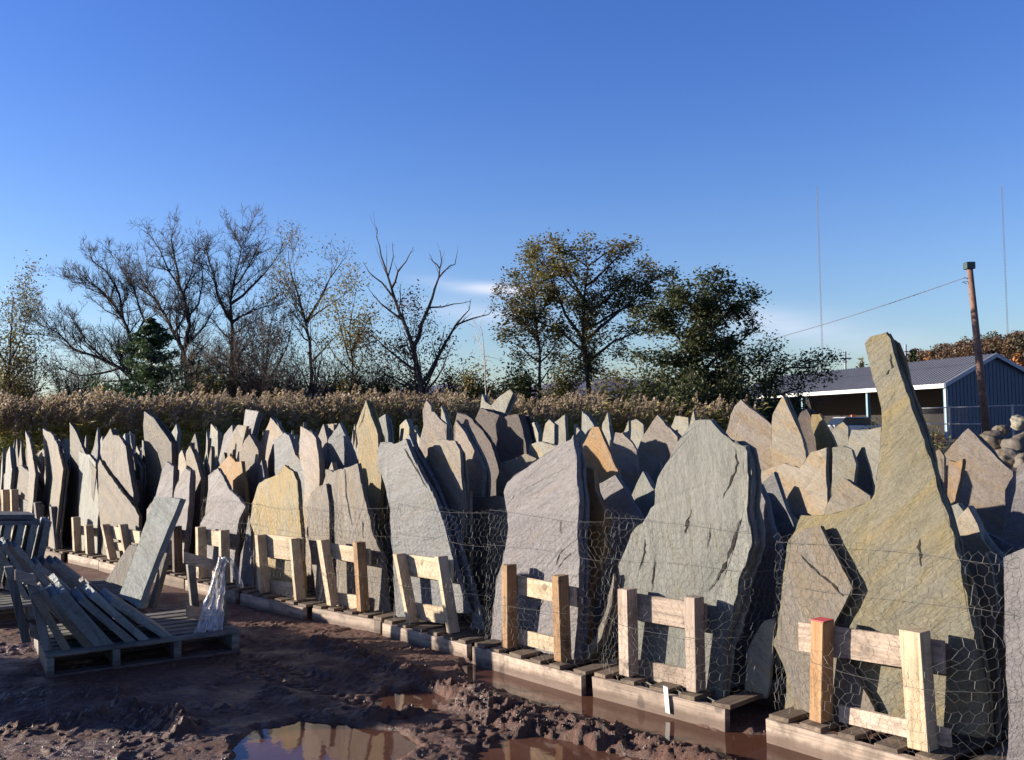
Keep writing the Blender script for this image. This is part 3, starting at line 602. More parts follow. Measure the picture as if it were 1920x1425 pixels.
S([(317,850),(318,815),(330,795),(333,810),(326,850)], 'green', 12.4, 'pale green sliver right of the tall brown spear')
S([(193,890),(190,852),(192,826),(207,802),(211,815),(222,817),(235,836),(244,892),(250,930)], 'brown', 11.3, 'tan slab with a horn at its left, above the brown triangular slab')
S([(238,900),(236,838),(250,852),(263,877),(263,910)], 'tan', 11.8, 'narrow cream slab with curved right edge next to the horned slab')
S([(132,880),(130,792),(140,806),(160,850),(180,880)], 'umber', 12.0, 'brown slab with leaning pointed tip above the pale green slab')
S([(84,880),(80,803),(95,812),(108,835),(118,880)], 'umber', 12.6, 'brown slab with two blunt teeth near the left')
S([(54,890),(47,808),(54,822),(60,850),(66,890)], 'brown', 12.9, 'slim tan needle left of the toothed brown slab')
S([(10,880),(12,850),(18,836),(22,880)], 'green', 13.6, 'little grey green point at far left')
S([(266,880),(266,825),(272,830),(283,850),(285,880)], 'pale', 12.2, 'little white grey fin at the foot of the tall brown spear')
S([(228,850),(230,818),(234,812),(237,850)], 'green', 13, 'thin grey sliver between the horned slab and brown spear')
S([(110,880),(112,825),(120,822),(124,880)], 'green', 13.4, 'thin pale sliver left of the leaning pointed tip')
# ---- stacks behind the front slabs: more slabs of the same pallets
def profile(w, h, rnd):
    k = rnd.random()
    if k < .5: x = rnd.uniform(-.35, .35)*w; T = [(-w/2, h*rnd.uniform(.45, .72)), (x-w*.12, h*rnd.uniform(.80, .9)), (x, h), (x+w*.10, h*rnd.uniform(.80, .92)), (w/2, h*rnd.uniform(.4, .7))]
    elif k < .68: T = [(-w/2, h*rnd.uniform(.75, 1)), (rnd.uniform(-.2, .3)*w, h*rnd.uniform(.85, 1)), (w/2, h*rnd.uniform(.5, .7))]
    elif k < .8: T = [(-w*.5, h*rnd.uniform(.5, .7)), (-w*.28, h*rnd.uniform(.8, .95)), (w*.1, h), (w*.45, h*rnd.uniform(.6, .85))]
    else: T = [(-w*.5, h*rnd.uniform(.6, .8)), (-w*.2, h), (-w*.02, h*rnd.uniform(.72, .8)), (w*.2, h*rnd.uniform(.85, .97)), (w*.5, h*rnd.uniform(.4, .7))]
    return [(-w*rnd.uniform(.32, .46), 0)]+T+[(w*rnd.uniform(.32, .46), 0)]
rf = random.Random(5)
NF = 0
def fill(p, w, h, lean, yaw, col, label, th=.05, grp='stone slabs filling the stacks'):
    global NF; NF += 1
    rot = Matrix.Rotation(R(yaw), 3, 'Z'); U = rot @ UR; n0 = rot @ NB
    Nn = n0*math.cos(R(lean))-Vector((0, 0, 1))*math.sin(R(lean))
    o = slabmesh('flagstone', profile(w, h, rf), th, ST[col], mtx(p, U, Nn), .14, .06)
    tag(o, label, 'stone slab', grp); return o
mx_h = {0: 1.15, 1: 1.22, 2: 1.22, 3: 1.15, 4: 1.15, 5: 1.25, 6: 1.25, 7: 1.3, 8: 1.3, 9: 1.3, 10: 1.3, 11: 1.2, 12: 1.2}
STK = 'partly hidden slab packed in the shaded stacks behind the front row slabs'
for k in range(0, 13):
    fr = FP[k]
    for j, v in enumerate([.52, .62, .72, .82, .92]):
        if k in (1, 2, 3, 4) and j == 0: continue
        h = mx_h[k]*rf.uniform(.8, 1.0); w = fr.w*rf.uniform(.45, .75)
        p = P_(fr, fr.w*rf.uniform(.42, .66), v, DECK)
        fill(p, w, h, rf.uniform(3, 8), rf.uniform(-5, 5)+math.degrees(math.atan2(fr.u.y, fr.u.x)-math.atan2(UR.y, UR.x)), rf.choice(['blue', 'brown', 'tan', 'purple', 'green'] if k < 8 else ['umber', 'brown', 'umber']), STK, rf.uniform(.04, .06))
FLD = 'stone slab among the crowded rows of slabs stretching back to the reeds'
P0 = FP[1].o
cols = ['tan', 'pink', 'pale', 'blue', 'green', 'purple', 'brown', 'tan', 'green']
cells = []
for r in range(1, 14):
    for c_ in range(-16, 14):
        p = P0+NB*(1.75*r+.1)-UR*(1.2*c_)+Vector((rf.uniform(-.2, .2), rf.uniform(-.2, .2), 0)); p.z = 0
        if p.y < 6.2 or p.y > 26: continue
        px = 960+FPX*p.x/p.y
        if px < -60 or px > 1960: continue
        if px > 1640 and p.y > 8.5: continue
        cells.append((p.y, p))
cells.sort(key=lambda t: t[0]); print('cells', len(cells))
for y_, p in cells:
    n = 3 if y_ < 10 else 2
    for j in range(n):
        if NF > 165: break
        h = rf.uniform(1.15, 1.42) if y_ > 9 else rf.uniform(1.0, 1.25)
        h = min(h, 1.6-(.012*y_)+.05)*(1.0 if rf.random() < .75 else 1.12)
        fill(p+NB*(.22*j-.1)+UR*rf.uniform(-.3, .3), rf.uniform(.35, .8), h, rf.uniform(0, 10), rf.uniform(-14, 14), rf.choice(cols), FLD, rf.uniform(.04, .07))
for i in range(30):
    px_ = rf.uniform(360, 930); Yk = rf.uniform(9.4, 12); yt = rf.uniform(790, 850); p = at(px_, 800, Yk); h = at(px_, yt, Yk).z; p.z = 0
    fill(p, rf.uniform(.16, .34), h, rf.uniform(0, 10), rf.uniform(-14, 14), rf.choice(['brown', 'tan', 'blue', 'umber', 'pink', 'green']), FLD, .04)
for i in range(46):
    px_ = rf.uniform(430, 1650); Yk = rf.uniform(11, 21); yt = rf.uniform(782, 822); p = at(px_, 800, Yk); h = at(px_, yt, Yk).z; p.z = 0
    if px_ > 1380: p = at(px_, 800, min(Yk, 14)); p.z = 0; h = at(px_, yt+14, min(Yk, 14)).z
    fill(p, rf.uniform(.22, .5), h, rf.uniform(0, 8), rf.uniform(-12, 12), rf.choice(['pale', 'tan', 'pale', 'green', 'pink']), FLD, .05)
for i in range(44):
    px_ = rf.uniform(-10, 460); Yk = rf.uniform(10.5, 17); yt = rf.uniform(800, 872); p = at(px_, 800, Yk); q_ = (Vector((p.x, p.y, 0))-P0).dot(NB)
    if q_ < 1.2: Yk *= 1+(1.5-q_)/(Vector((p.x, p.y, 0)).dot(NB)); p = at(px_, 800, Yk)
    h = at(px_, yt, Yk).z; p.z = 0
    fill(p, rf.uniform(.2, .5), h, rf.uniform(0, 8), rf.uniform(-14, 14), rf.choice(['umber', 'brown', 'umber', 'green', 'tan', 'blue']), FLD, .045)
print('fills', NF, 'slabs', SN)
# ------------------------------------------------------------------ chicken wire
def hexwire(fr, label, uL, uR, lean=5, top=1.0, seed=1, sides=(True, True), cell=.052):
    rnd = random.Random(seed)
    tl = math.tan(R(lean)); w = fr.w
    def path(z):
        k = min(max((z-.42)/.25, 0), 1); k = k*k*(3-2*k)
        v0 = V_SL+tl*(z-DECK)-.028; lo = [(-.09, .95), (-.06, v0), (uL, .035), (uR+.09, .035), (w*.99, v0), (w+.05, .95)]
        hi = [(-.12, .95), (-.08, v0), (uL, v0-.004), (uR+.09, v0-.004), (w*1.0, v0), (w+.06, .95)]
        return [(a[0]*(1-k)+b[0]*k, a[1]*(1-k)+b[1]*k) for a, b in zip(lo, hi)]
    seglen = [.7, max(uL+.07, .08), max(uR+.09-uL, .1), max(w-uR-.09, .08), .7]; tot = sum(seglen); cum = [0]
    for s_ in seglen: cum.append(cum[-1]+s_)
    def pt(s, z):
        P = path(z); s = min(max(s, 0), tot-1e-6)
        for i in range(5):
            if s <= cum[i+1]:
                t = (s-cum[i])/seglen[i]; u = P[i][0]+(P[i+1][0]-P[i][0])*t; v = P[i][1]+(P[i+1][1]-P[i][1])*t; break
        return P_(fr, u+.006*math.sin(z*31+s*17), v+.010*math.sin(s*11+seed)*math.sin(z*9+seed), z)
    s0 = 0 if sides[0] else cum[1]; s1 = tot if sides[1] else cum[4]
    pts = {}; edges = set()
    dx = cell; dz = cell*.86*.98
    def key(a, b):
        kk = (a, b)
        if kk not in pts:
            pts[kk] = pt(s0+a*dx*.5+rnd.uniform(-.009, .009)+.020*math.sin(b*.4+seed)+.012*math.sin(a*.3+b*.17), DECK-.03+b*dz/3+rnd.uniform(-.008, .008)+.022*math.sin(a*.16+seed*2))
        return kk
    na = int((s1-s0)/(dx*.5)); nr = int((top-DECK+.03)/dz)
    for r in range(nr):                # rows of pointy hexes, twisted sides vertical
        for c in range(0, na//2):
            a = c*2+(r % 2); b = r*3
            A = key(a, b+1); B = key(a, b+3); C = key(a+1, b+4); D = key(a+2, b+3)
            edges.add((A, B)); edges.add((B, C)); edges.add((C, D))
    V = []; rad = .00050
    def tri(p, q, r_):
        t = (q-p); 
        if t.length < 1e-5 or t.length > .2: return
        t.normalize(); a = t.cross(Vector((.3, .2, .93))).normalized(); b = t.cross(a)
        R3 = [a*r_, (a*-.5+b*.866)*r_, (a*-.5-b*.866)*r_]
        for i in range(3):
            j = (i+1) % 3; V.extend([p+R3[i], p+R3[j], q+R3[j], q+R3[i]])
    for A, B in edges: tri(pts[A], pts[B], rad*(1.35 if A[0] == B[0] else 1))
    for zz in (top-.02, top*.76, top*.42):
        pr = None
        for i in range(int((s1-s0)/.06)):
            p = pt(s0+i*.06, zz+.012*math.sin(i*.3+zz*7+seed))-fr.n*.003
            if pr is not None: tri(pr, p, .0009)
            pr = p
    o = quadmesh('wire_netting', [tuple(x) for x in V], M_wire); tag(o, label, 'wire netting', 'chicken wire round the slab pallets')
def uu(k, px, py): return uz(FP[k], px, py, .055)[0]
hexwire(FP[1], 'hexagonal wire netting wrapped round the pallet of the tallest slab', uu(1,1516,1300), uu(1,1695,1300), seed=1, top=.98)
hexwire(FP[2], 'hexagonal wire netting wrapped over the humped pale green slab', uu(2,1160,1200), uu(2,1284,1200), seed=2, top=1.02)
hexwire(FP[3], 'hexagonal wire netting wrapped over the broad purple slab', uu(3,940,1150), uu(3,1036,1150), seed=3, top=1.0)
hexwire(FP[4], 'hexagonal wire netting wrapped over the plain blue grey slab', uu(4,745,1100), uu(4,825,1100), seed=4, top=.98)
hexwire(FP[5], 'hexagonal wire netting wrapped over the tall concave topped brown slab', uu(5,600,1080), uu(5,665,1080), seed=5, top=.95)
hexwire(FP[6], 'hexagonal wire netting wrapped over the mustard yellow slab', uu(6,480,1060), uu(6,546,1060), seed=6, top=.9)
hexwire(FP[7], 'hexagonal wire netting on the pallet behind the plastic bag', uu(7,367,1040), uu(7,410,1040), seed=7, top=.9)
# white tag hanging on the beam of pallet 2
mb = MB(); u0, z0 = uz(FP[2], 1247, 1288, -.012)
mb.box(P_(FP[2], u0, -.014, z0-.135), FP[2].u*.030+Vector((0, 0, -.004)), FP[2].n*.003, Vector((0, 0, .14))-FP[2].u*.012)
mb.build('shipping_tag', M_tagw); tag(bpy.data.objects['shipping_tag'], 'white paper tag hanging on the front board of the grey pinkish pallet', 'tag')
# ------------------------------------------------------------------ foreground pallet with fallen tiles (left)
La = gnd(88, 1273); Lb = gnd(449, 1223)
LF = Fr(); LF.o = Vector((La.x, La.y, 0)); u = Lb-La; LF.w = Vector((u.x, u.y, 0)).length; LF.u = Vector((u.x, u.y, 0)).normalized(); LF.n = Vector((-LF.u.y, LF.u.x, 0)); LF.d = 1.05
print('LF', LF.o, LF.w)
def plain_pallet(F, label, wood='old', H=.155, group='loose tile pallets'):
    t = empty('tile_pallet', F.o); ang_ = math.atan2(F.u.y, F.u.x); t.rotation_euler = (0, 0, ang_); RI = Matrix.Rotation(-ang_, 3, 'Z'); tag(t, label, 'pallet', group)
    def bld(mb, name): mb.v = [RI @ (v_-F.o) for v_ in mb.v]; mb.build(name, WD[wood], t, .003, rough=.0025)
    for k in range(4):
        uu_ = k*(F.w-.05)/3; mb = MB(); mb.box(P_(F, uu_, .004, .018), F.u*(.05 if k else .045), F.n*(F.d-.01), Vector((0, 0, H-.042))); bld(mb, 'stringer')
    nb = 8
    for k in range(nb):
        v_ = k*(F.d-.1)/(nb-1); mb = MB(); mb.box(P_(F, -.01, v_, H-.0235), F.u*(F.w+.02)+F.n*random.uniform(-.01, .01), F.n*random.uniform(.075, .1), Vector((0, 0, .022))); bld(mb, 'deck_board')
    for v_ in (0, F.d*.45, F.d-.1):
        mb = MB(); mb.box(P_(F, 0, v_, -.004), F.u*F.w, F.n*.1, Vector((0, 0, .0215))); bld(mb, 'bottom_board')
    return t, bld
LP, lb = plain_pallet(LF, 'low shaded pallet in the left foreground carrying fallen tiles')
LRI = Matrix.Rotation(-math.atan2(LF.u.y, LF.u.x), 3, 'Z')
def Lp(px, py, v):     # point on the vertical plane v of the foreground pallet
    return planehit(px, py, LF.o+LF.n*v, LF.n)
def lpost(x0, y0, x1, y1, v, w, wood='old', dv=.07):
    a = Lp(x0, y0, v); b = Lp(x1, y1, v); a.z = .157; mb = MB()
    mb.hexa([LRI @ (q-LF.o) for q in (a, a+LF.u*w, a+LF.u*w+LF.n*dv, a+LF.n*dv, b, b+LF.u*w, b+LF.u*w+LF.n*dv, b+LF.n*dv)]); mb.build('post', WD[wood+'_z'], LP, .003)
def lrail(x0, y0, x1, y1, h, v, wood='old'):
    a = Lp(x0, y0, v); b = Lp(x1, y1, v); mb = MB(); dn = Vector((0, 0, -h))
    mb.hexa([LRI @ (q-LF.o) for q in (a+dn, b+dn, b+dn+LF.n*.022, a+dn+LF.n*.022, a, b, b+LF.n*.022, a+LF.n*.022)]); mb.build('rail', WD[wood], LP, .002)
lpost(81, 1206, 47, 1078, .10, .055); lpost(42, 1190, 8, 1064, .45, .055)
lrail(28, 1068, 68, 1079, .07, .06, 'pinkish'); lrail(56, 1168, 78, 1178, .09, .20, 'pinkish')
lpost(410, 1181, 408, 1056, .22, .06); lpost(362, 1150, 352, 1060, .62, .055)
lrail(344, 1034, 425, 1056, .085, .34, 'pinkish'); lrail(350, 1134, 385, 1142, .09, .40, 'pinkish')
def tile(F, px0, px1, L=None, th=.05, depth=.55, v=.05, col='green', label='', base=.155, grp='cut stone tiles tipped over on the pallets'):
    """leaning rectangular tile: its near edge runs from px0 (foot) to px1 (head) on the vertical plane v"""
    a = planehit(*px0, F.o+F.n*v, F.n); b = planehit(*px1, F.o+F.n*v, F.n); 
    if base is not None: a.z = base
    d = (b-a); L = d.length; d.normalize(); side = F.n
    M = Matrix.Identity(4); nrm = d.cross(side)
    for i in range(3): M[i][0] = side[i]; M[i][1] = nrm[i]; M[i][2] = d[i]; M[i][3] = a[i]
    col = {'blue': 'smooth', 'green': 'smooth'}.get(col, col)
    o = slabmesh('cut_flagstone', [(0, 0), (depth, 0), (depth, L), (0, L)], th, ST[col], M, .12, .012)
    tag(o, label, 'stone tile', grp); return o
T = [((134,1205),(72,1110),'tan'), ((176,1218),(84,1106),'brown'), ((196,1216),(108,1112),'blue'), ((214,1212),(124,1107),'green'), ((256,1208),(158,1118),'blue'), ((282,1204),(182,1112),'green'), ((326,1199),(214,1120),'green')]
TL = ['light tan tile at the left end of the tipped row, behind the leaning post', 'second tile from the left in the tipped row on the low pallet', 'third tile from the left in the tipped row on the low pallet', 'fourth tile from the left in the tipped row on the low pallet',
      'fifth tile from the left in the tipped row on the low pallet', 'sixth tile, lit along its top edge, in the tipped row on the low pallet', 'flattest tile at the right end of the tipped row, lit along its top']
for (a, b, c), lab in zip(T, TL): tile(LF, a, b, col=c, label=lab, v=.07, depth=.50 if c != 'brown' else .42)
T2 = [((150,1192),(52,1085),'blue','first'), ((178,1188),(84,1086),'brown','second'), ((206,1184),(110,1086),'green','third'), ((232,1182),(140,1088),'blue','fourth'), ((262,1178),(168,1092),'brown','fifth'), ((292,1172),(190,1100),'green','sixth')]
for a, b, c, nm in T2[::2]: tile(LF, a, b, col=c, label={'first': 'left', 'third': 'middle', 'fifth': 'right'}[nm]+' tile of the three tipped tiles in the rear row on the low pallet', v=.62, depth=.38, th=.045)
# long plank slab leaning right + its neighbour
def quadslab(px, Y, yaw, lean, col, label, th=.05, cat='stone slab', grp=GR):
    rot = Matrix.Rotation(R(yaw), 3, 'Z'); U = rot @ Vector((1, 0, 0)); n0 = rot @ Vector((0, 1, 0))
    c = at(*px[0], Y); Nn = n0*math.cos(R(lean))-Vector((0, 0, 1))*math.sin(R(lean)); Wv = U.cross(Nn)
    P = []
    for q in px:
        p = planehit(*q, c, Nn)-c; P.append((p.dot(U), p.dot(Wv)))
    o = slabmesh('flagstone', P, th, ST[col], mtx(c, U, Nn), .12, .010); tag(o, label, cat, grp); return o
quadslab([(290,931),(338,934),(300,1030),(258,1140),(222,1118)], 6.75, -28, 12, 'smooth', 'long smooth pale blue green plank of stone leaning right over the tipped tiles', .055)
quadslab([(243,1020),(262,1022),(232,1100),(196,1090)], 7.3, -28, 20, 'brown', 'shorter brown plank of stone beside the long pale plank', .05)
quadslab([(306,1035),(312,1038),(285,1140),(276,1140)], 7.2, -28, 10, 'brown', 'thin brown strip of stone standing right of the long pale plank', .05)
# plastic bag
mt, nt, bs = newmat('clear_plastic_film'); bs.inputs['Base Color'].default_value = (.86, .86, .9, 1); bs.inputs['Roughness'].default_value = .18
nt.links.new(ramp(nt, noise(nt, coords(nt, (9, 9, 1.5)), 3, 4), [(.35, .28), (.6, .85)]), bs.inputs['Alpha'])
bump(nt, bs, noise(nt, coords(nt, (9, 9, 2)), 5, 4), .6, .02); M_bag = mt
def drape(rows, nseg, v, name, label):
    V = []; F_ = []
    for i, (xl, xr, y, vv) in enumerate(rows):
        for j in range(nseg+1):
            t = j/nseg; p = Lp(xl+(xr-xl)*t, y, vv+.030*math.sin(t*19+i*.35)+.018*math.sin(t*37+i*1.3)); V.append(p+LF.n*.05*float(fbm(np.array(j*.31+xl), np.array(i*.45), 3))+Vector((random.uniform(-.006, .006), 0, random.uniform(-.008, .008))))
    for i in range(len(rows)-1):
        for j in range(nseg): a = i*(nseg+1)+j; F_.append((a, a+1, a+nseg+2, a+nseg+1))
    o = meshobj(name, V, F_, M_bag, None, True); return o
rows = []
for i in range(15):
    t = i/14; xl = 408-14*t**.6-32*t**1.4; xr = 424-6*t; rows.append((xl, xr, 1046+146*t, .16-.05*t))
bag = drape(rows, 26, 0, 'plastic_sheet', ''); tag(bag, 'crumpled clear plastic wrap hanging from the right post of the low pallet', 'plastic sheet')
rows = [(418+26*(i/7)**.8, 428+30*(i/7)**.9, 1046+(58*(i/7)**1.6)-2, .20) for i in range(8)]
b2 = drape(rows, 8, 0, 'loose_tail', ''); b2.parent = bag
# stacks further left
LF2 = Fr(); LF2.o = gnd(-60, 1180); LF2.o.z = 0; LF2.u = LF.u; LF2.n = LF.n; LF2.w = 1.35; LF2.d = 1.05
plain_pallet(LF2, 'pallet at the left edge behind the fallen tile pallet')
for i, (a, b) in enumerate([((58,1140),(-4,1018)), ((80,1136),(12,1016)), ((98,1130),(22,1018)), ((116,1126),(34,1022)), ((152,1118),(72,1054)), ((165,1112),(88,1053)), ((175,1106),(103,1052)), ((186,1100),(114,1053))]):
    tile(LF2, a, b, v=.25, depth=.5, col=('blue', 'green', 'brown')[i % 3], label='shaded tile leaning left, number %s from the left in the stack behind the low pallet' % ('one', 'two', 'three', 'four', 'five', 'six', 'seven', 'eight')[i])
for i, (a, b) in enumerate([((-30,1090),(0,985)), ((0,1085),(24,985)), ((22,1080),(48,985)), ((46,1078),(72,984)), ((70,1076),(98,978))]):
    tile(LF2, a, b, v=.85, depth=.5, th=.06, col=('blue', 'green')[i % 2], label='thick shaded block leaning right, number %s from the left under the flat slabs' % ('one', 'two', 'three', 'four', 'five')[i], base=.155)
for i, (y, x0, x1, l) in enumerate([(968, -30, 76, 'lower flat dark slab lying across the leaning blocks at left'), (957, -30, 66, 'upper flat dark slab lying across the leaning blocks at left')]):
    a = planehit(x0, y+8, LF2.o+LF2.n*.85, LF2.n); b = planehit(x1, y+8, LF2.o+LF2.n*.85, LF2.n); d = b-a; L = d.length; d.normalize()
    M = Matrix.Identity(4); sd = LF2.n; zz = d.cross(sd)
    for k in range(3): M[k][0] = d[k]; M[k][1] = -zz[k]; M[k][2] = sd[k]; M[k][3] = a[k]
    o = slabmesh('flagstone', [(0, 0), (L, .02), (L*.94, .45), (0, .5)], .045, ST['blue'], M, .1, .03); tag(o, l, 'stone slab', GR)
# unseen racks added left of the frame, sized to throw shade over the foreground
def shade_rack(x, y, h, w, n, ang, label):
    F = Fr(); F.o = Vector((x, y, 0)); F.u = Vector((math.cos(R(ang)), math.sin(R(ang)), 0)); F.n = Vector((-F.u.y, F.u.x, 0)); F.w = w; F.d = 1.0
    plain_pallet(F, label)
    for j in range(n):
        hh = h*rf.uniform(.8, 1); p = P_(F, w/2+rf.uniform(-.1, .1), .15+j*.7/n, .155)
        yaw = ang-math.degrees(math.atan2(UR.y, UR.x)); o = fill(p, w*rf.uniform(.7, 1), hh, 6, yaw, rf.choice(cols), 'slab on an unseen pallet added at left to shade the foreground', .05)
shade_rack(-4.9, 4.75, .95, 1.15, 4, -86, 'slab pallet added off the left of the view as shade caster, nearer one')
shade_rack(-5.9, 7.1, 1.05, 1.6, 4, -88, 'slab pallet added off the left of the view as shade caster, farther one')
# ------------------------------------------------------------------ vegetation
def bark_mat(name, a, b):
    mt, nt, bs = newmat(name); c = mixc(nt, ramp(nt, noise(nt, coords(nt, (6, 6, 1.5)), 2.5, 6, .65), [(.35, 0.), (.65, 1.)]), a, b)
    nt.links.new(c, bs.inputs['Base Color']); bs.inputs['Roughness'].default_value = .9; return mt
def leaf_mat(name, cs, trans=.25, sc=1.1):
    mt, nt, bs = newmat(name); v = coords(nt)
    n1 = noise(nt, v, sc, 5, .8); st = [(.28+.44*i/(len(cs)-1), c) for i, c in enumerate(cs)]
    c = ramp(nt, n1, st); c = mixc(nt, 1.0, c, ramp(nt, noise(nt, v, 9, 2), [(.3, .6), (.7, 1.3)]), 'MULTIPLY')
    nt.links.new(c, bs.inputs['Base Color']); bs.inputs['Roughness'].default_value = .6
    tr = N(nt, 'ShaderNodeBsdfTranslucent'); nt.links.new(c, tr.inputs[0]); mx = N(nt, 'ShaderNodeMixShader'); mx.inputs[0].default_value = trans
    out = nt.nodes['Material Output']; nt.links.new(bs.outputs[0], mx.inputs[1]); nt.links.new(tr.outputs[0], mx.inputs[2]); nt.links.new(mx.outputs[0], out.inputs[0]); return mt
BK_d = bark_mat('bark_dark_grey', (.040, .030, .028), (.095, .075, .068)); BK_l = bark_mat('bark_birch_pale', (.35, .32, .29), (.5, .47, .43))
BK_w = bark_mat('bark_warm', (.065, .045, .038), (.13, .095, .08))
LV_dark = leaf_mat('leaves_dark_green', [(.032, .05, .02), (.065, .08, .026), (.11, .10, .036)], .3)
LV_olive = leaf_mat('leaves_olive_rust', [(.09, .11, .03), (.17, .15, .045), (.20, .12, .06)], .4)
LV_yel = leaf_mat('leaves_yellow_thin', [(.14, .15, .03), (.24, .20, .04), (.20, .11, .05)], .4)
LV_red = leaf_mat('leaves_red_brown', [(.07, .025, .02), (.05, .03, .02), (.10, .05, .03)], .25)
LV_pine = leaf_mat('needles_green_leaves', [(.04, .075, .035), (.055, .095, .04), (.08, .12, .05)], .3)
def tubes(branches):
    """branches: list of (pts (k,3), radii (k,)) -> quad corner array"""
    out = []
    for P, r in branches:
        P = np.asarray(P, dtype=float); k = len(P); r = np.asarray(r)
        n = 6 if r[0] > .08 else (4 if r[0] > .03 else 3)
        T_ = np.gradient(P, axis=0); T_ /= np.linalg.norm(T_, axis=1)[:, None]+1e-9
        ref = np.array([.31, .93, .17]); A = np.cross(T_, ref); A /= np.linalg.norm(A, axis=1)[:, None]+1e-9; B = np.cross(T_, A)
        ang = 2*np.pi*np.arange(n)/n
        ring = P[:, None, :]+r[:, None, None]*(A[:, None, :]*np.cos(ang)[None, :, None]+B[:, None, :]*np.sin(ang)[None, :, None])
        nxt = np.roll(ring, -1, axis=1)
        out.append(np.stack([ring[:-1], nxt[:-1], nxt[1:], ring[1:]], axis=2).reshape(-1, 3))
    return np.concatenate(out) if out else np.zeros((0, 3))
def leafquads(C, size, rng, flat=0.0):
    n = len(C); C = np.asarray(C); a = rng.randn(n, 3); a[:, 2] *= (1-flat); a /= np.linalg.norm(a, axis=1)[:, None]
    b = np.cross(a, rng.randn(n, 3)*np.array([1-flat*.7, 1-flat*.7, 1])); b /= np.linalg.norm(b, axis=1)[:, None]+1e-9
    s = size*rng.uniform(.6, 1.4, (n, 1)); a = a*s; b = b*s*.45
    return np.stack([C-a, C-b*1.0, C+a, C+b], axis=1).reshape(-1, 3)
TREES = 0
def grow(pts, r0, r1, lvl, maxl, rng, twigs, mains, spread=.75, upb=.25, dens_=1.0, lenf=.42, tips=None, gnarl=.12):
    P = np.asarray(pts, dtype=float); seg = np.linalg.norm(np.diff(P, axis=0), axis=1); L = seg.sum(); cum = np.concatenate([[0], np.cumsum(seg)])
    k = len(P); rad = r0+(r1-r0)*cum/max(L, 1e-6)
    (mains if lvl == 0 else twigs).append((P, np.maximum(rad, .006)))
    if lvl >= maxl:
        if tips is not None: tips.append(P[-1]); tips.append(P[k//2])
        return
    nb = max(2, int(L*(1.5 if lvl == 0 else 2.3 if lvl == 1 else 3.2)*dens_)); 
    for i in range(nb):
        t = rng.uniform(.22 if lvl == 0 else .12, 1.0); s = t*L; j = min(np.searchsorted(cum, s)-1, k-2); j = max(j, 0)
        f_ = (s-cum[j])/max(seg[j], 1e-6); p = P[j]+(P[j+1]-P[j])*f_; tan = (P[j+1]-P[j])/max(seg[j], 1e-6)
        d = tan*(1-spread*.5)+rng.randn(3)*spread*.62+np.array([0, 0, upb]); d /= np.linalg.norm(d)
        l = L*lenf*(1.15-.6*t)*rng.uniform(.5, 1.2); l = min(max(l, .35), 3.2); rr = (r0+(r1-r0)*t)*.5
        ns = 4; q = [p]; dd_ = d.copy()
        for m_ in range(ns):
            dd_ = dd_+rng.randn(3)*gnarl+np.array([0, 0, upb*.18]); dd_ /= np.linalg.norm(dd_); q.append(q[-1]+dd_*l/ns)
        grow(q, max(rr, .009), .006, lvl+1, maxl, rng, twigs, mains, spread, upb, dens_, lenf*1.05, tips, gnarl)
def smoothpx(pl, Y, rng, dep=1.2, mains=()):
    """pixel polyline -> world polyline at depth Y drifting in depth along its length"""
    P = [np.array(at(x, y, Y)) for x, y in pl]; out = [P[0]]; drift = rng.uniform(-dep, dep)
    n = len(P)
    for i in range(n-1):
        a, b = P[i], P[i+1]; L = np.linalg.norm(b-a); s = max(2, int(L/.5))
        for j in range(1, s+1): out.append(a+(b-a)*j/s+rng.randn(3)*.02)
    O = np.array(out); t = np.linspace(0, 1, len(O)); k0 = 1.0; snap = None
    if mains:
        A = np.concatenate([m_[0] for m_ in mains]); e_ = np.array(EYE); pr = A-e_; pr = pr/pr[:, 1:2]; q = (O[0]-e_)/(O[0]-e_)[1]
        i = np.argmin(((pr-q)**2).sum(1)); snap = A[i]; k0 = (A[i]-e_)[1]/(O[0]-e_)[1]
    # move along the view ray so that the outline stays true while the limb has real depth
    e = np.array(EYE); sc = k0+(drift*t**1.3)/Y; O = e+(O-e)*sc[:, None]
    if snap is not None: O[0] = snap
    return O
def tree(name, label, Y, limbs, seed, maxl=3, bark=None, leaf=None, leafn=0, leafsize=.1, cl=.3, spread=.75, upb=.25, dens_=1.0, lenf=.42, dep=1.5, group='trees behind the reed bed', flat=0., gnarl=.12, cat='tree', base=True):
    rng = np.random.RandomState(seed); mains = []; twigs = []; tips = []
    for li, lb_ in enumerate(limbs):
        pl, r0, r1 = lb_[:3]; P = smoothpx(pl, Y, rng, 0.0 if li == 0 else dep, mains)
        if li == 0 and base:
            b = P[0].copy(); b[2] = -.1; P = np.concatenate([[b], P]) if P[0][2] > 0 else P
        grow(P, r0, r1, 0, maxl, rng, twigs, mains, spread, upb, dens_, lenf, tips, gnarl)
    b0 = mains[0][0][0].copy(); t = empty(name, tuple(b0)); tag(t, label, cat, group)
    quadmesh('trunk', tubes(mains)-b0, bark or BK_d, t)
    TW = tubes(twigs)-b0; mats = [bark or BK_d]; mi = np.zeros(len(TW)//4, int)
    if leaf and leafn:
        tp = np.array(tips); C = np.repeat(tp, leafn, axis=0)+rng.randn(len(tp)*leafn, 3)*cl*np.array([1, 1, 1-.6*flat])
        LQ = leafquads(C, leafsize, rng, flat)-b0; TW = np.concatenate([TW, LQ]); mats.append(leaf); mi = np.concatenate([mi, np.ones(len(LQ)//4, int)])
    quadmesh('crown', TW, mats, t, mi)
    global TREES; TREES += len(TW)//4
    return t
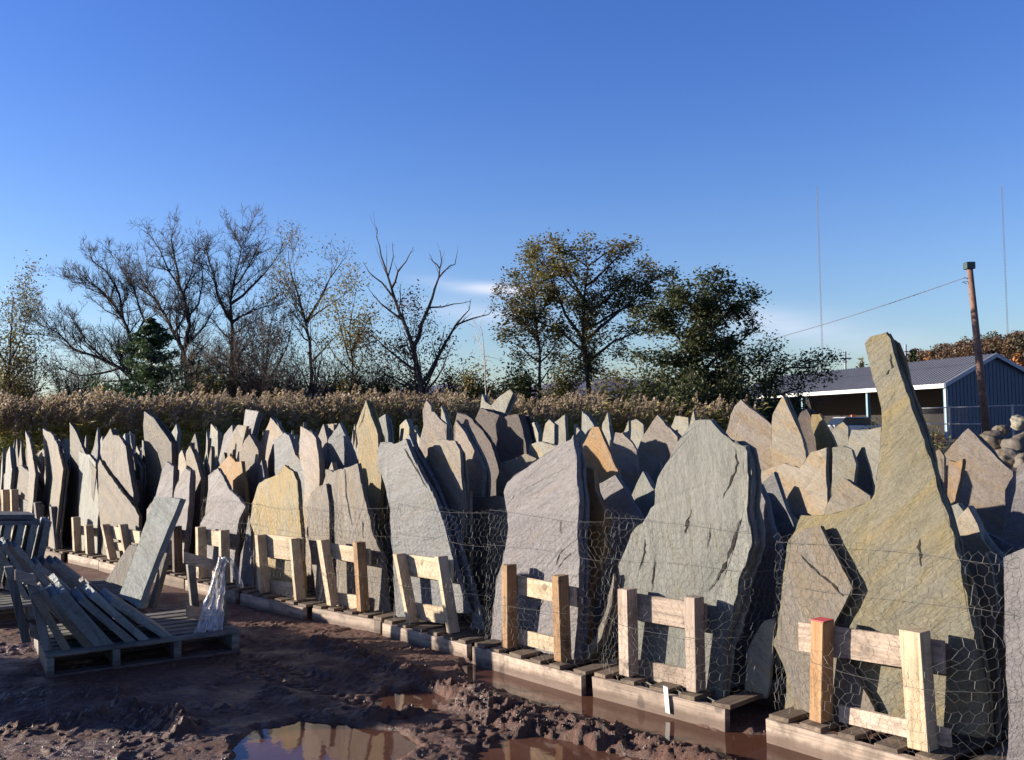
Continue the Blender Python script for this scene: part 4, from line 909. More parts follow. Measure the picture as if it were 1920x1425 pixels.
tree('bare_tree', 'tall bare tree with forked trunk, highest of the leafless trees on the left', 56, [
    ([(352,800),(352,720),(345,660),(325,620),(300,575),(278,545),(262,520)], .24, .04), ([(345,660),(355,610),(345,560),(335,530),(328,490),(322,450),(325,428)], .15, .02),
    ([(338,540),(318,510),(300,470),(280,440),(268,432)], .08, .015), ([(350,600),(372,570),(380,530),(378,490),(385,460)], .07, .015), ([(318,600),(290,560),(262,540),(235,510)], .08, .015),
    ([(350,650),(385,610),(400,580),(420,560)], .07, .012), ([(340,560),(360,510),(368,460),(365,435)], .06, .012)], 11, 3, dens_=2.5, lenf=.35, upb=.18)
tree('bare_tree', 'bare tree with branches sweeping far out to the left, second from the left', 58, [
    ([(262,800),(258,720),(225,690),(180,668),(140,655),(110,625),(70,605)], .20, .02), ([(240,700),(250,650),(232,600),(205,560),(170,530),(135,530)], .16, .02),
    ([(232,600),(225,550),(200,510),(175,490),(165,465)], .09, .015), ([(205,680),(160,640),(140,600),(120,590)], .08, .015), ([(225,690),(190,700),(150,705),(110,690),(80,700)], .08, .012),
    ([(248,650),(270,600),(250,540),(225,500),(205,470)], .09, .012), ([(190,720),(140,730),(110,720)], .05, .01)], 12, 3, dens_=2.6, upb=.22, lenf=.36)
tree('bare_tree', 'bare tree with rounded crown, third of the large leafless trees', 57, [
    ([(432,800),(433,700),(437,620),(432,570),(440,520),(450,480),(455,455)], .20, .02), ([(436,610),(410,560),(398,510),(388,470),(392,450)], .12, .015),
    ([(440,570),(470,540),(500,510),(525,475)], .10, .012), ([(436,600),(480,580),(515,570),(535,568)], .07, .012), ([(440,540),(465,500),(480,470),(490,450)], .07, .012), ([(430,640),(400,600),(380,590)], .06, .01)], 13, 3, dens_=2.5, lenf=.35, upb=.18)
tree('bare_tree', 'sparse bare tree with two thin upright limbs and a few yellow leaves', 54, [
    ([(588,800),(585,720),(580,640),(570,590),(555,540),(543,500),(541,470)], .17, .015), ([(578,600),(600,560),(620,520),(640,490),(650,480)], .09, .01), ([(575,600),(600,585),(635,560),(655,545)], .06, .01),
    ([(585,680),(610,650),(640,620)], .07, .01), ([(580,650),(560,620),(545,600)], .06, .01)], 14, 3, leaf=LV_yel, leafn=2, leafsize=.07, cl=.3, dens_=1.2, upb=.35)
tree('bare_tree', 'dead looking tree with twisted open limbs reaching right, in the middle', 50, [
    ([(792,810),(790,720),(775,650),(755,600),(740,560),(728,520),(715,480),(708,445),(706,425)], .21, .015), ([(780,660),(790,610),(810,560),(822,520),(828,490),(825,470)], .13, .015),
    ([(740,560),(715,530),(692,510),(682,490)], .07, .012), ([(736,545),(745,510),(762,490),(775,465)], .07, .012), ([(822,520),(840,500),(852,495),(858,470)], .05, .01), ([(828,500),(812,490),(805,475)], .045, .01),
    ([(795,720),(830,650),(855,610),(885,597),(915,590),(932,575)], .12, .012), ([(855,610),(880,580),(884,560)], .05, .01), ([(812,580),(850,570),(882,565)], .05, .01), ([(755,600),(715,570),(690,540)], .07, .012),
    ([(785,700),(760,680),(720,650),(690,620)], .09, .012), ([(800,740),(830,690),(850,640)], .07, .012), ([(728,520),(738,480),(735,455)], .04, .01)], 15, 1, BK_d, dens_=.75, spread=.6, lenf=.22, dep=2)
tree('undergrowth_tree', 'sprawling small tree with dull red leaves round the dead looking tree', 50.8, [
    ([(790,800),(790,740),(760,670),(745,600)], .08, .01), ([(790,740),(820,680),(835,610)], .07, .01), ([(785,740),(720,700),(680,650)], .06, .01), ([(790,740),(770,660),(780,580)], .06, .01), ([(795,760),(850,720),(870,690)], .06, .01)],
    16, 2, leaf=LV_red, leafn=18, leafsize=.075, cl=.35, dens_=1.0)
tree('undergrowth_tree', 'thin small tree with yellow green leaves left of the dead looking tree', 51, [
    ([(662,800),(662,700),(655,620),(665,560),(668,545)], .10, .012), ([(660,690),(640,620),(630,570)], .06, .01), ([(660,660),(690,600),(715,580)], .06, .01), ([(660,700),(630,670),(612,640)], .05, .01)],
    17, 2, leaf=LV_yel, leafn=20, leafsize=.075, cl=.35, dens_=1.05)
tree('undergrowth_tree', 'bushy leafless tree with brownish twigs, between bare trees near the middle', 55, [
    ([(500,800),(498,700),(505,620),(520,560)], .09, .01), ([(498,720),(475,660),(465,610)], .07, .01), ([(500,720),(540,650),(550,600)], .07, .01), ([(498,740),(450,700),(440,650)], .06, .01), ([(500,740),(550,710),(570,670)], .06, .01)],
    18, 3, BK_w, leaf=LV_red, leafn=1, leafsize=.07, dens_=1.8)
tree('undergrowth_tree', 'leafy tree at the far left edge with sparse brown leaves', 52, [
    ([(18,800),(16,700),(20,630),(25,560),(22,548)], .13, .012), ([(16,700),(-10,640),(-15,590)], .08, .01), ([(18,680),(42,630),(55,585)], .07, .01), ([(16,720),(45,690),(55,650)], .06, .01), ([(16,740),(-15,700),(-30,660)], .06, .01)],
    19, 2, BK_w, leaf=LV_olive, leafn=24, leafsize=.075, cl=.35, dens_=1.2)
tree('sapling', 'small bare sapling right of the far left leafy tree', 50, [([(62,800),(64,730),(68,680),(80,640),(84,615)], .05, .01), ([(64,740),(80,700),(100,670)], .035, .008), ([(63,730),(50,690),(45,660)], .03, .008)], 20, 2, BK_w, dens_=.9)
# evergreen
def conifer(name, label, Y, pxb, top, half, seed, leaf, group=None, cat='tree', n=9000, size=.12, irregular=1.0):
    rng = np.random.RandomState(seed); b = np.array(at(*pxb, Y)); b[2] = -.05; tp = np.array(at(*top, Y)); hgt = tp[2]; hw = half*Y/FPX
    t = empty(name, tuple(b)); tag(t, label, cat, group)
    quadmesh('trunk', tubes([(np.array([[0, 0, 0], [(tp-b)[0]*.5, 0, hgt*.5], [(tp-b)[0], 0, hgt]]), np.array([.12, .07, .01]))]), BK_d, t)
    C = []; br = []
    for i in range(85):
        z = hgt*rng.uniform(.12, 1)**.9; rr = hw*(1-z/hgt)*rng.uniform(.45, 1.35)+.12; a = rng.uniform(0, 6.28); c0 = np.array([(tp-b)[0]*z/hgt, 0, z]); e = c0+np.array([math.cos(a)*rr, math.sin(a)*rr, rr*.35*irregular])
        br.append((np.array([c0, (c0+e)/2+[0, 0, -.05], e]), np.array([.02, .015, .008])))
        m_ = n//85; tt = rng.uniform(.25, 1.05, (m_, 1)); C.append(c0+(e-c0)*tt+rng.randn(m_, 3)*np.array([.13, .13, .08])*(.5+rr*.4))
    LQ = leafquads(np.concatenate(C), size, rng, .3); TB = tubes(br)
    quadmesh('crown', np.concatenate([TB, LQ]), [BK_d, leaf], t, np.concatenate([np.zeros(len(TB)//4, int), np.ones(len(LQ)//4, int)]))
conifer('pine_tree', 'dark green evergreen among the bare trees at left', 49, (280,830), (285,600), 165, 21, LV_pine, n=12000, size=.10)
tree('leafy_tree', 'tall airy tree with tiered olive and rust foliage, tallest right of centre', 50, [
    ([(1110,830),(1106,740),(1098,680),(1094,620),(1095,560),(1102,510),(1098,485),(1094,470)], .19, .02), ([(1097,640),(1060,590),(1040,540),(1022,500),(1015,465)], .10, .012), ([(1097,660),(1050,620),(1000,600),(965,585)], .08, .012), ([(1098,620),(1160,580),(1215,570),(1262,560)], .08, .012), ([(1095,560),(1055,520),(1005,505)], .06, .01), ([(1096,560),(1070,520),(1045,470),(1040,440)], .08, .012),
    ([(1100,540),(1130,510),(1160,480),(1180,455)], .08, .012), ([(1098,640),(1140,600),(1190,560),(1230,520),(1250,530)], .10, .012), ([(1098,590),(1140,560),(1180,520),(1215,500)], .08, .012), ([(1098,500),(1065,475),(1035,462)], .05, .01), ([(1098,500),(1135,475),(1178,465)], .05, .01), ([(1099,680),(1150,640),(1200,620),(1240,610)], .09, .012)],
    31, 2, leaf=LV_olive, leafn=17, leafsize=.09, cl=.26, dens_=1.7, upb=.06, flat=.6, lenf=.27, dep=2.5)
tree('leafy_tree', 'slender tree with sparse tiered leaves, just left of the tallest leafy tree', 51, [
    ([(1014,830),(1012,740),(1012,660),(1005,600),(1000,560),(990,520),(980,500)], .13, .015), ([(1008,640),(980,600),(950,565),(925,550)], .07, .01), ([(1004,600),(1030,560),(1040,520)], .06, .01), ([(1010,680),(975,650),(945,635)], .06, .01), ([(1000,580),(975,540),(965,505)], .05, .01), ([(1010,690),(1040,650),(1060,620)], .05, .01)],
    32, 2, leaf=LV_olive, leafn=20, leafsize=.085, cl=.24, dens_=1.6, upb=.12, flat=.55, lenf=.36)
tree('leafy_tree', 'dense dark green tree left of the shed roof', 47, [
    ([(1312,840),(1310,740),(1305,680),(1308,620),(1315,570),(1320,530)], .20, .02), ([(1306,680),(1270,630),(1240,600),(1215,590)], .10, .012), ([(1307,640),(1350,600),(1390,570),(1420,565)], .10, .012), ([(1310,600),(1285,560),(1270,540)], .08, .012), ([(1310,600),(1345,560),(1370,535)], .08, .012),
    ([(1308,700),(1360,660),(1400,630),(1430,610)], .10, .012), ([(1308,700),(1255,680),(1215,670)], .09, .012), ([(1308,730),(1270,720),(1220,730)], .08, .012), ([(1310,730),(1350,720),(1400,710)], .08, .012), ([(1308,650),(1320,600),(1345,580)], .07, .01)],
    33, 2, leaf=LV_dark, leafn=34, leafsize=.10, cl=.30, dens_=1.8, upb=.08, flat=.55, lenf=.29, dep=2.5)
tree('leafy_tree', 'low spreading green tree overlapping the left end of the shed roof', 46, [
    ([(1440,840),(1440,760),(1450,700),(1470,670),(1490,665)], .12, .012), ([(1450,710),(1480,690),(1520,690),(1545,685)], .07, .01), ([(1444,730),(1410,700),(1400,680)], .06, .01), ([(1444,750),(1490,730),(1520,720)], .06, .01), ([(1440,770),(1400,750),(1380,740)], .06, .01)],
    34, 2, leaf=LV_dark, leafn=42, leafsize=.08, cl=.32, dens_=1.4, upb=.1, flat=.5, lenf=.4)
tree('birch_tree', 'thin white stemmed birch, bare, left of the tall leafy trees', 44, [([(914,840),(911,740),(909,680),(905,630),(900,610)], .05, .012), ([(909,660),(895,635),(890,610)], .02, .008), ([(909,690),(900,655),(895,640)], .02, .008)], 35, 2, BK_l, dens_=.7, lenf=.25)
def shrub(px, ytop, half, Y, seed, leaf, label, n=5200, size=.11):
    rng = np.random.RandomState(seed); b = np.array(at(px, 800, Y)); b[2] = 0; h = np.array(at(px, ytop, Y))[2]; hw = half*Y/FPX
    t = empty('shrub', tuple(b)); tag(t, label, 'shrub', 'shrubs behind the reed bed'); st = []; C = []
    for i in range(38):
        a = rng.uniform(0, 6.28); r_ = math.sqrt(rng.rand())*hw; e = np.array([math.cos(a)*r_, math.sin(a)*r_*.7, h*(1-.5*(r_/hw)**2)*rng.uniform(.55, 1.08)])
        st.append((np.array([[e[0]*.15, e[1]*.15, 0], e*.55+[0, 0, .1], e]), np.array([.04, .02, .008])))
        m_ = n//38; tt = rng.uniform(.3, 1.02, (m_, 1)); C.append(e*tt+rng.randn(m_, 3)*np.array([.28, .28, .2]))
    quadmesh('stems', tubes(st), BK_d, t); quadmesh('foliage', leafquads(np.concatenate(C), size, rng, .35), leaf, t)
for i, a in enumerate([(900,668,50,47,LV_olive,'olive shrub behind the white stemmed birch'), (975,655,50,49,LV_dark,'dark shrub under the slender tiered tree'), (1055,668,50,48,LV_olive,'olive shrub left of the tallest leafy tree trunk'),
    (1150,668,62,47,LV_olive,'olive shrub right of the tallest leafy tree trunk'), (1225,672,60,45,LV_dark,'dark shrub left of the dense green tree'), (1300,690,60,43,LV_dark,'dark shrub at the foot of the dense green tree'), (1372,700,58,43,LV_dark,'dark shrub right of the dense tree, before the shed corner'),
    (1435,735,45,44,LV_dark,'dark shrub before the left bay of the shed'), (720,690,50,52,LV_olive,'olive shrub left of the dead looking tree'), (785,690,45,53,LV_olive,'olive shrub behind the trunk of the dead looking tree'), (850,712,30,52,LV_red,'reddish shrub right of the dead looking tree'), (400,685,50,53,LV_olive,'yellowish shrub below the rounded bare tree'), (180,718,55,55,LV_dark,'low dark shrub at the foot of the sweeping bare tree'),
    (570,700,55,53,LV_olive,'olive shrub below the sparse bare tree'), (470,690,50,54,LV_red,'rusty shrub between the rounded and the sparse bare trees'), (650,695,50,54,LV_yel,'yellow green shrub below the thin yellow leaved tree'), (25,680,55,53,LV_olive,'brownish shrub at the left edge under the leafy tree'), (1500,770,30,43,LV_dark,'small dark shrub hiding the pale car'), (1640,790,14,40,LV_dark,'small green bush before the shed posts'), (1745,800,16,24,LV_olive,'weedy clump right of the tall finger slab')]):
    shrub(a[0], a[1], a[2], a[3], 50+i, a[4], a[5], n=11000 if a[2] > 20 else 1600, size=.085 if a[2] > 20 else .05)
def brush(px, ytop, half, Y, seed, label):
    rng = np.random.RandomState(seed); b = np.array(at(px, 800, Y)); b[2] = 0; h = np.array(at(px, ytop, Y))[2]; hw = half*Y/FPX; st = []
    for i in range(60):
        a = rng.uniform(0, 6.28); r_ = math.sqrt(rng.rand())*hw; e = np.array([math.cos(a)*r_, math.sin(a)*r_*.7, h*rng.uniform(.5, 1.05)]); o_ = np.array([e[0]*.3, e[1]*.3, 0]); m_ = (o_+e)/2+rng.randn(3)*.12
        st.append((np.array([o_, m_, e]), np.array([.03, .018, .008])))
        for j in range(26):
            p = o_+(e-o_)*rng.uniform(.3, 1); d = rng.randn(3)*.32+np.array([0, 0, .28]); st.append((np.array([p, p+d, p+d*1.7+rng.randn(3)*.1]), np.array([.012, .009, .006])))
    o = quadmesh('brushwood', tubes(st), BK_w); o.location = tuple(b); tag(o, label, 'brushwood', 'leafless brushwood behind the reed bed')
for i, a in enumerate([(150,690,55,54,'leafless brushwood below the sweeping bare tree'), (395,650,50,54,'leafless brushwood between the forked and rounded bare trees'), (470,640,50,53,'leafless brushwood right of the rounded bare tree'), (535,660,45,52,'leafless brushwood left of the sparse yellow leaved tree'), (620,680,50,52,'leafless brushwood right of the sparse yellow leaved tree'), (700,690,45,52,'leafless brushwood left of the dead looking tree'), (330,690,50,55,'leafless brushwood right of the evergreen'), (30,690,45,54,'leafless brushwood at the left edge')]):
    brush(a[0], a[1], a[2], a[3], 90+i, a[4])
# reeds
def reeds():
    rng = np.random.RandomState(3)
    PL = leaf_mat('reed_plume', [(.18, .13, .08), (.34, .26, .17), (.48, .38, .27)], .4, .5); BL = leaf_mat('reed_leaf', [(.06, .09, .018), (.14, .15, .03), (.34, .25, .05), (.38, .28, .12)], .3, .35)
    Vs = []; mi = []
    def put(px0, px1, Y0, Y1, n, h0, h1, pl=1.0):
        px = rng.uniform(px0, px1, n); Yy = rng.uniform(Y0, Y1, n)
        base = np.array([at(a, 800, b) for a, b in zip(px, Yy)]); base[:, 2] = 0; h = h0+(h1-h0)*rng.rand(n)**1.4+.25*(rng.rand(n) < .06)+.28*(fbm(px/45.0, Yy*.15, 2))*(1+.05*np.sin(px/60)+.05*np.sin(px/23)+.10*(vnoise(px/9.0, Yy*.5)-.5)+.10*(vnoise(px/30.0, Yy*.2)-.5))
        lean = rng.randn(n, 2)*.12; lean[:, 0] += .10
        top = base.copy(); top[:, :2] += lean*h[:, None]*.5; top[:, 2] = h
        # stems
        d = np.array([.008, 0, 0]); Vs.append(np.stack([base-d, base+d, top+d*.5, top-d*.5], 1).reshape(-1, 3)); mi.append(np.ones(n, int))
        # plumes
        m_ = 34; t = rng.rand(n, m_, 1); ax = np.array([.10, 0, .48])*rng.uniform(.6, 1.3, (n, 1)); ax[:, :1] += rng.randn(n, 1)*.08
        C = top[:, None, :]+(t-.45)*ax[:, None, :]*1.0+rng.randn(n, m_, 3)*np.array([.07, .07, .03])*(1.2-t)
        dr = np.array([.02, 0, .035])+rng.randn(n, m_, 3)*.026; sd = rng.randn(n, m_, 3)*.026
        q = np.stack([C-dr, C-sd, C+dr, C+sd], 2)
        keep = rng.rand(n) < pl; q = q[keep]; Vs.append(q.reshape(-1, 3)); mi.append(np.zeros(q.shape[0]*m_, int))
        # blades
        k = 9; z = rng.uniform(.25, .95, (n, k, 1)); p = base[:, None, :]+(top-base)[:, None, :]*z; a = rng.uniform(0, 6.28, (n, k, 1)); L = rng.uniform(.3, .65, (n, k, 1))
        dirv = np.concatenate([np.cos(a)*.8+.25, np.sin(a)*.8, rng.uniform(.1, 1.0, (n, k, 1))], 2)*L; mid = p+dirv*.5+[0, 0, .04]; e = p+dirv*np.array([1, 1, .65]); w_ = np.array([0, 0, .018])
        Vs.append(np.stack([p, mid-w_, e, mid+w_], 2).reshape(-1, 3)); mi.append(np.ones(n*k, int))
    put(-90, 420, 31, 40, 1900, 1.8, 2.55); put(400, 860, 34, 43, 1600, 1.7, 2.6); put(840, 1120, 36, 46, 850, 1.5, 2.45); put(1100, 1420, 40, 46, 420, 1.6, 2.4, .6)
    o = quadmesh('reeds', np.concatenate(Vs), [PL, BL], None, np.concatenate(mi)); tag(o, 'dense bed of tall reeds with feathery brown plumes behind the slabs', 'reeds', kind='stuff')
reeds()
# ------------------------------------------------------------------ shed
def shed():
    c0 = at(1773, 718, 59); e = Vector((-.2, .98, 0)).normalized(); g_ = Vector((e.y, -e.x, 0)); L = 31; hw = 3.45; ze = c0.z; zr = ze+1.72
    o0 = Vector((c0.x, c0.y, 0)); t = empty('open_shed', o0); tag(t, 'long blue metal shed with grey ribbed roof, white fascia and open front bays', 'shed')
    blue = plain('blue_metal_siding', (.09, .135, .20), .5, .2, .08, 2); roofm = plain('grey_metal_roof', (.27, .28, .33), .45, .3, .08, 1.2); white = plain('white_fascia_paint', (.8, .8, .8), .5, 0, .05); teal = plain('teal_post_paint', (.22, .36, .44), .5, 0, .1); dk = plain('shed_floor_dark', (.09, .08, .07), .9)
    q = lambda a, b, z: g_*a+e*b+Vector((0, 0, z))
    mb = MB(); ov = .25
    s1 = (zr-ze)/hw
    mb.hexa([q(-ov, -ov, ze-ov*s1), q(hw, -ov, zr), q(hw, L, zr), q(-ov, L, ze-ov*s1), q(-ov, -ov, ze-ov*s1+.06), q(hw, -ov, zr+.06), q(hw, L, zr+.06), q(-ov, L, ze-ov*s1+.06)])
    mb.hexa([q(hw, -ov, zr), q(2*hw+ov, -ov, ze-ov*s1), q(2*hw+ov, L, ze-ov*s1), q(hw, L, zr), q(hw, -ov, zr+.06), q(2*hw+ov, -ov, ze-ov*s1+.06), q(2*hw+ov, L, ze-ov*s1+.06), q(hw, L, zr+.06)])
    k = 0
    while k*.38 < L:
        b = -ov+.05+k*.38; k += 1
        mb.hexa([q(-ov, b, ze-ov*s1+.062), q(hw, b, zr+.062), q(hw, b+.05, zr+.062), q(-ov, b+.05, ze-ov*s1+.062), q(-ov, b, ze-ov*s1+.11), q(hw, b, zr+.11), q(hw, b+.05, zr+.11), q(-ov, b+.05, ze-ov*s1+.11)])
    mb.build('roof', roofm, t)
    mb = MB(); mb.box(q(-ov-.06, -ov, ze-ov*s1-.18), g_*.05, e*(L+ov), Vector((0, 0, .26))); mb.build('fascia', white, t)
    mb = MB()
    for a, b, z1, z2 in ((-ov, hw, ze-ov*s1, zr), (hw, 2*hw+ov, zr, ze-ov*s1)):
        mb.hexa([q(a, -ov-.05, z1-.16), q(b, -ov-.05, z2-.16), q(b, -ov-.003, z2-.16), q(a, -ov-.003, z1-.16), q(a, -ov-.05, z1+.10), q(b, -ov-.05, z2+.10), q(b, -ov-.003, z2+.10), q(a, -ov-.003, z1+.10)])
    mb.build('gable_trim', plain('grey_white_trim', (.5, .53, .6), .5), t)
    mb = MB(); v = [q(.1, 0, 0), q(2*hw, 0, 0), q(2*hw, 0, ze), q(hw, 0, zr-.02), q(.1, 0, ze+.03)]; n = 5; vv = v+[p+e*.1 for p in v]
    mb.v = vv; mb.f = [(0, 1, 2, 3, 4), (9, 8, 7, 6, 5)]+[(i, i+5, (i+1) % 5+5, (i+1) % 5) for i in range(5)]
    for i in range(26): 
        a = .2+i*.26; zz = ze+min(a, 2*hw-a)*s1-.12; mb.box(q(a, -.03, 0), g_*.05, e*.025, Vector((0, 0, zz)))
    mb.build('gable_wall', blue, t)
    mb = MB(); mb.box(q(2*hw-.1, .12, 0), g_*.1, e*(L-.12), Vector((0, 0, ze))); mb.box(q(.0, L-.1, 0), g_*(2*hw-.12), e*.1, Vector((0, 0, ze))); mb.build('rear_wall', plain('bay_shade_black', (.018, .014, .013), .9), t)  # the bay's deep shade is put into the near-black wall colour
    for px in (None, 1627, 1505, 1420):
        if px is None: b = .05
        else:
            d = ray(px, 760); A = Vector((d.x, d.y, 0)); # intersect ray with eave line
            den = A.x*(-e.y)+A.y*e.x; r_ = o0; b = (A.y*r_.x-A.x*r_.y)/(A.x*e.y-A.y*e.x) if abs(A.x*e.y-A.y*e.x) > 1e-6 else 5
        mb = MB(); mb.box(q(.0, b, 0), g_*.22, e*.22, Vector((0, 0, ze-.15))); mb.build('corner_post' if px is None else 'post', teal, t)
    mb = MB(); mb.box(q(-.12, -.12, 0), g_*.1, e*.1, Vector((0, 0, ze-.2))); mb.build('downpipe', plain('pale_blue_pipe', (.55, .62, .7), .5), t)
    return o0, e, g_
o0, se, sg = shed()
def car(p, ang, col, label):
    t = empty('parked_car', p); t.rotation_euler = (0, 0, ang); tag(t, label, 'car', 'vehicles parked in the shed')
    paint = plain('car_paint_'+label.split()[0], col, .3, .1, .03); gl = plain('car_glass', (.03, .04, .05), .1); tyre = plain('tyre_rubber', (.02, .02, .02), .9)
    def prism(prof, w, z=0):
        mb = MB(); n = len(prof); mb.v = [Vector((x, -w, zz)) for x, zz in prof]+[Vector((x, w, zz)) for x, zz in prof]
        mb.f = [tuple(range(n))[::-1], tuple(range(n, 2*n))]+[(i, (i+1) % n, (i+1) % n+n, i+n) for i in range(n)]; return mb
    prism([(-2.2, .3), (2.2, .3), (2.25, .7), (1.3, .92), (-2.1, .98), (-2.25, .6)], .88).build('body', paint, t, .06)
    prism([(-1.75, .97), (1.0, .93), (.35, 1.38), (-1.3, 1.40)], .76).build('windows', gl, t, .04)
    prism([(-1.32, 1.402), (.38, 1.385), (.30, 1.45), (-1.2, 1.46)], .72).build('roof', paint, t, .02)
    for x in (-1.4, 1.4):
        for y in (-.8, .8):
            mb = MB(); mb.tube([(x, y-.1, .33), (x, y+.1, .33)], .33, 14); mb.build('wheel', tyre, t)
for px, Y, col, lab in ((1608, 60, (.75, .75, .75), 'white car with orange roof light parked before the shed bay'), (1500, 62, (.7, .7, .72), 'pale car half hidden by the low spreading tree')):
    p = at(px, 800, Y); p.z = 0; car(p, R(12), col, lab)
mb = MB(); p = at(1608, 775, 60); mb.box((p.x-.4, p.y-.1, 1.465), (.25, 0, 0), (0, .2, 0), (0, 0, .12)); bl = mb.build('roof_beacon', plain('orange_beacon', (.8, .2, .05), .4)); 
_c = [o for o in bpy.data.objects if o.name.startswith('parked_car')][0]; bl.parent = _c; bl.matrix_parent_inverse = (Matrix.Translation(_c.location) @ Matrix.Rotation(R(12), 4, 'Z')).inverted()
# chain link fence
def fence():
    galv = plain('galvanised_pipe', (.45, .46, .47), .5, .4); A = [(1690, 56), (1782, 51), (1842, 48.5), (1900, 46), (1990, 42.5)]
    pts = []
    for px, Y in A: p = at(px, 800, Y); p.z = 0; pts.append(p)
    t = empty('chain_link_fence', pts[0]); tag(t, 'galvanised chain link fence in front of the shaded gable wall', 'fence')
    for i, p in enumerate(pts): mb = MB(); mb.tube([p-pts[0], p-pts[0]+Vector((0, 0, 1.95))], .045, 8); mb.build('fence_post', galv, t)
    for i in range(len(pts)-1):
        a, b = pts[i]-pts[0], pts[i+1]-pts[0]
        for z in (1.88, 1.0):
            if z == 1.0 and i > 1: continue
            mb = MB(); mb.tube([a+Vector((0, 0, z)), b+Vector((0, 0, z))], .03, 6); mb.build('rail', galv, t)
        mb = MB(); L = (b-a).length; n = int((L+1.85)/.12); d = (b-a)/L
        for k in range(n):
            for s in (1, -1):
                x0 = k*.12-(1.85 if s == 1 else 0); x1 = x0+1.85*s*(1 if s == 1 else 1); 
                if s == -1: x0, x1 = k*.12, k*.12-1.85
                z0, z1 = .03, 1.85
                def clip(x0, z0, x1, z1):
                    if x0 > x1: x0, z0, x1, z1 = x1, z1, x0, z0
                    if x1 <= 0 or x0 >= L: return None
                    if x0 < 0: z0 += (z1-z0)*(-x0)/(x1-x0); x0 = 0
                    if x1 > L: z1 = z0+(z1-z0)*(L-x0)/(x1-x0); x1 = L
                    return x0, z0, x1, z1
                c = clip(x0, z0, x1, z1)
                if c: mb.tube([a+d*c[0]+Vector((0, 0, c[1])), a+d*c[2]+Vector((0, 0, c[3]))], .0035, 3, False)
        mb.build('wire_mesh', galv, t)
fence()
# poles, wire, masts
PW = wood_mat('utility_pole_wood', (.22, .12, .09), (.30, .18, .14)); grey = plain('mast_steel', (.20, .22, .28), .6, .2)
def pole():
    b = at(1852, 830, 45); b.z = 0; tp = at(1817, 493, 45); t = empty('utility_pole', b); tag(t, 'tall leaning wooden utility pole with a dark box on top', 'utility pole')
    mb = MB(); mb.tube([Vector((0, 0, 0)), (tp-b)*.5, tp-b], [.19, .165, .135], 12); mb.build('pole', PW, t, smooth=True)
    mb = MB(); c = tp-b; mb.box(c+Vector((-.21, -.2, -.30)), (.42, 0, 0), (0, .4, 0), (0, 0, .33)); mb.build('top_box', plain('dark_green_box', (.05, .09, .08), .5), t, .02)
    mb = MB(); h = at(1808, 521, 45)-b; mb.tube([(tp-b)*.915, h], .02, 6); mb.tube([(tp-b)*.90, h+Vector((-.1, 0, -.2)), h+Vector((.1, 0, -.28))], .015, 6); mb.build('wire_bracket', grey, t)
    W_ = [at(1808, 521, 45)]
    a = at(1808, 521, 45); e = at(1290, 672, 80)
    pts = [];
    for i in range(25): s = i/24; p = a+(e-a)*s; p.z -= 1.2*4*s*(1-s)*.3; pts.append(p)
    mb = MB(); mb.tube(pts, .022, 4); o = mb.build('overhead_wire', grey); tag(o, 'single overhead wire sloping down left from the leaning utility pole', 'wire')
pole()
def smallpole(px, ytop, Y, cross, label):
    b = at(px, 760, Y); b.z = 0; tp = at(px, ytop, Y); t = empty('utility_pole', b); tag(t, label, 'utility pole'); mb = MB(); mb.tube([Vector((0, 0, 0)), tp-b], .16, 6); mb.build('pole', grey, t)
    mb = MB(); mb.box((tp-b)+Vector((-cross, -.1, -1.2)), (cross*2, 0, 0), (0, .2, 0), (0, 0, .2)); mb.build('crossarm', grey, t)
smallpole(1585, 659, 150, .9, 'small distant utility pole with a crossarm above the shed roof'); smallpole(1698, 646, 150, .25, 'plain distant pole just right of the tall finger slab')
def mast(px, ytop, pxb, Y, label):
    b = at(pxb, 780, Y); b.z = 0; tp = at(px, ytop, Y); H_ = tp.z; t = empty('radio_mast', b); tag(t, label, 'radio mast', 'radio masts on the horizon'); w = .42
    leg = [Vector((w*math.cos(a), w*math.sin(a), 0)) for a in (0.3, 2.39, 4.49)]
    for l in leg: mb = MB(); mb.tube([l, l+Vector((0, 0, H_))], .06, 4); mb.build('mast_leg', grey, t)
    mb = MB(); n = int(H_/1.6)
    for i in range(n):
        for k in range(3): mb.tube([leg[k]+Vector((0, 0, i*1.6)), leg[(k+1) % 3]+Vector((0, 0, i*1.6+1.6))], .04, 3, False)
    mb.build('lattice', grey, t); 
mast(1532, 350, 1546, 520, 'faint tall lattice radio mast above the low spreading tree'); mast(1878, 347, 1896, 520, 'faint tall lattice radio mast near the right edge')
# boulders
def boulder(px, py, wpx, Y, seed, col, label):
    rng = np.random.RandomState(seed); bm = bmesh.new(); bmesh.ops.create_icosphere(bm, subdivisions=4, radius=1); c = at(px, py, Y); r_ = wpx*.5*Y/FPX
    ax = rng.randn(6, 3)
    for v in bm.verts:
        p = np.array(v.co); s = 1.0
        for k in range(6): a = ax[k]/np.linalg.norm(ax[k]); d = p@a; s -= max(0, d-.72)*.75
        s += .10*math.sin(p[0]*3+seed)*math.sin(p[1]*4+seed*2)*math.sin(p[2]*3.3)
        v.co = Vector(p*s)*r_; v.co.z *= .85
    for v in bm.verts: p = v.co/r_; v.co *= 1+.035*math.sin(p.x*11+seed*3)*math.sin(p.y*9+seed)+.03*math.sin(p.z*13+p.x*7+seed)
    me_ = bpy.data.meshes.new('boulder'); bm.to_mesh(me_); bm.free(); me_.materials.append(ST[col]); o = bpy.data.objects.new('boulder', me_); COL.objects.link(o)
    o.location = c; [setattr(p, 'use_smooth', True) for p in me_.polygons]; tag(o, label, 'boulder', 'boulders heaped behind the slabs')
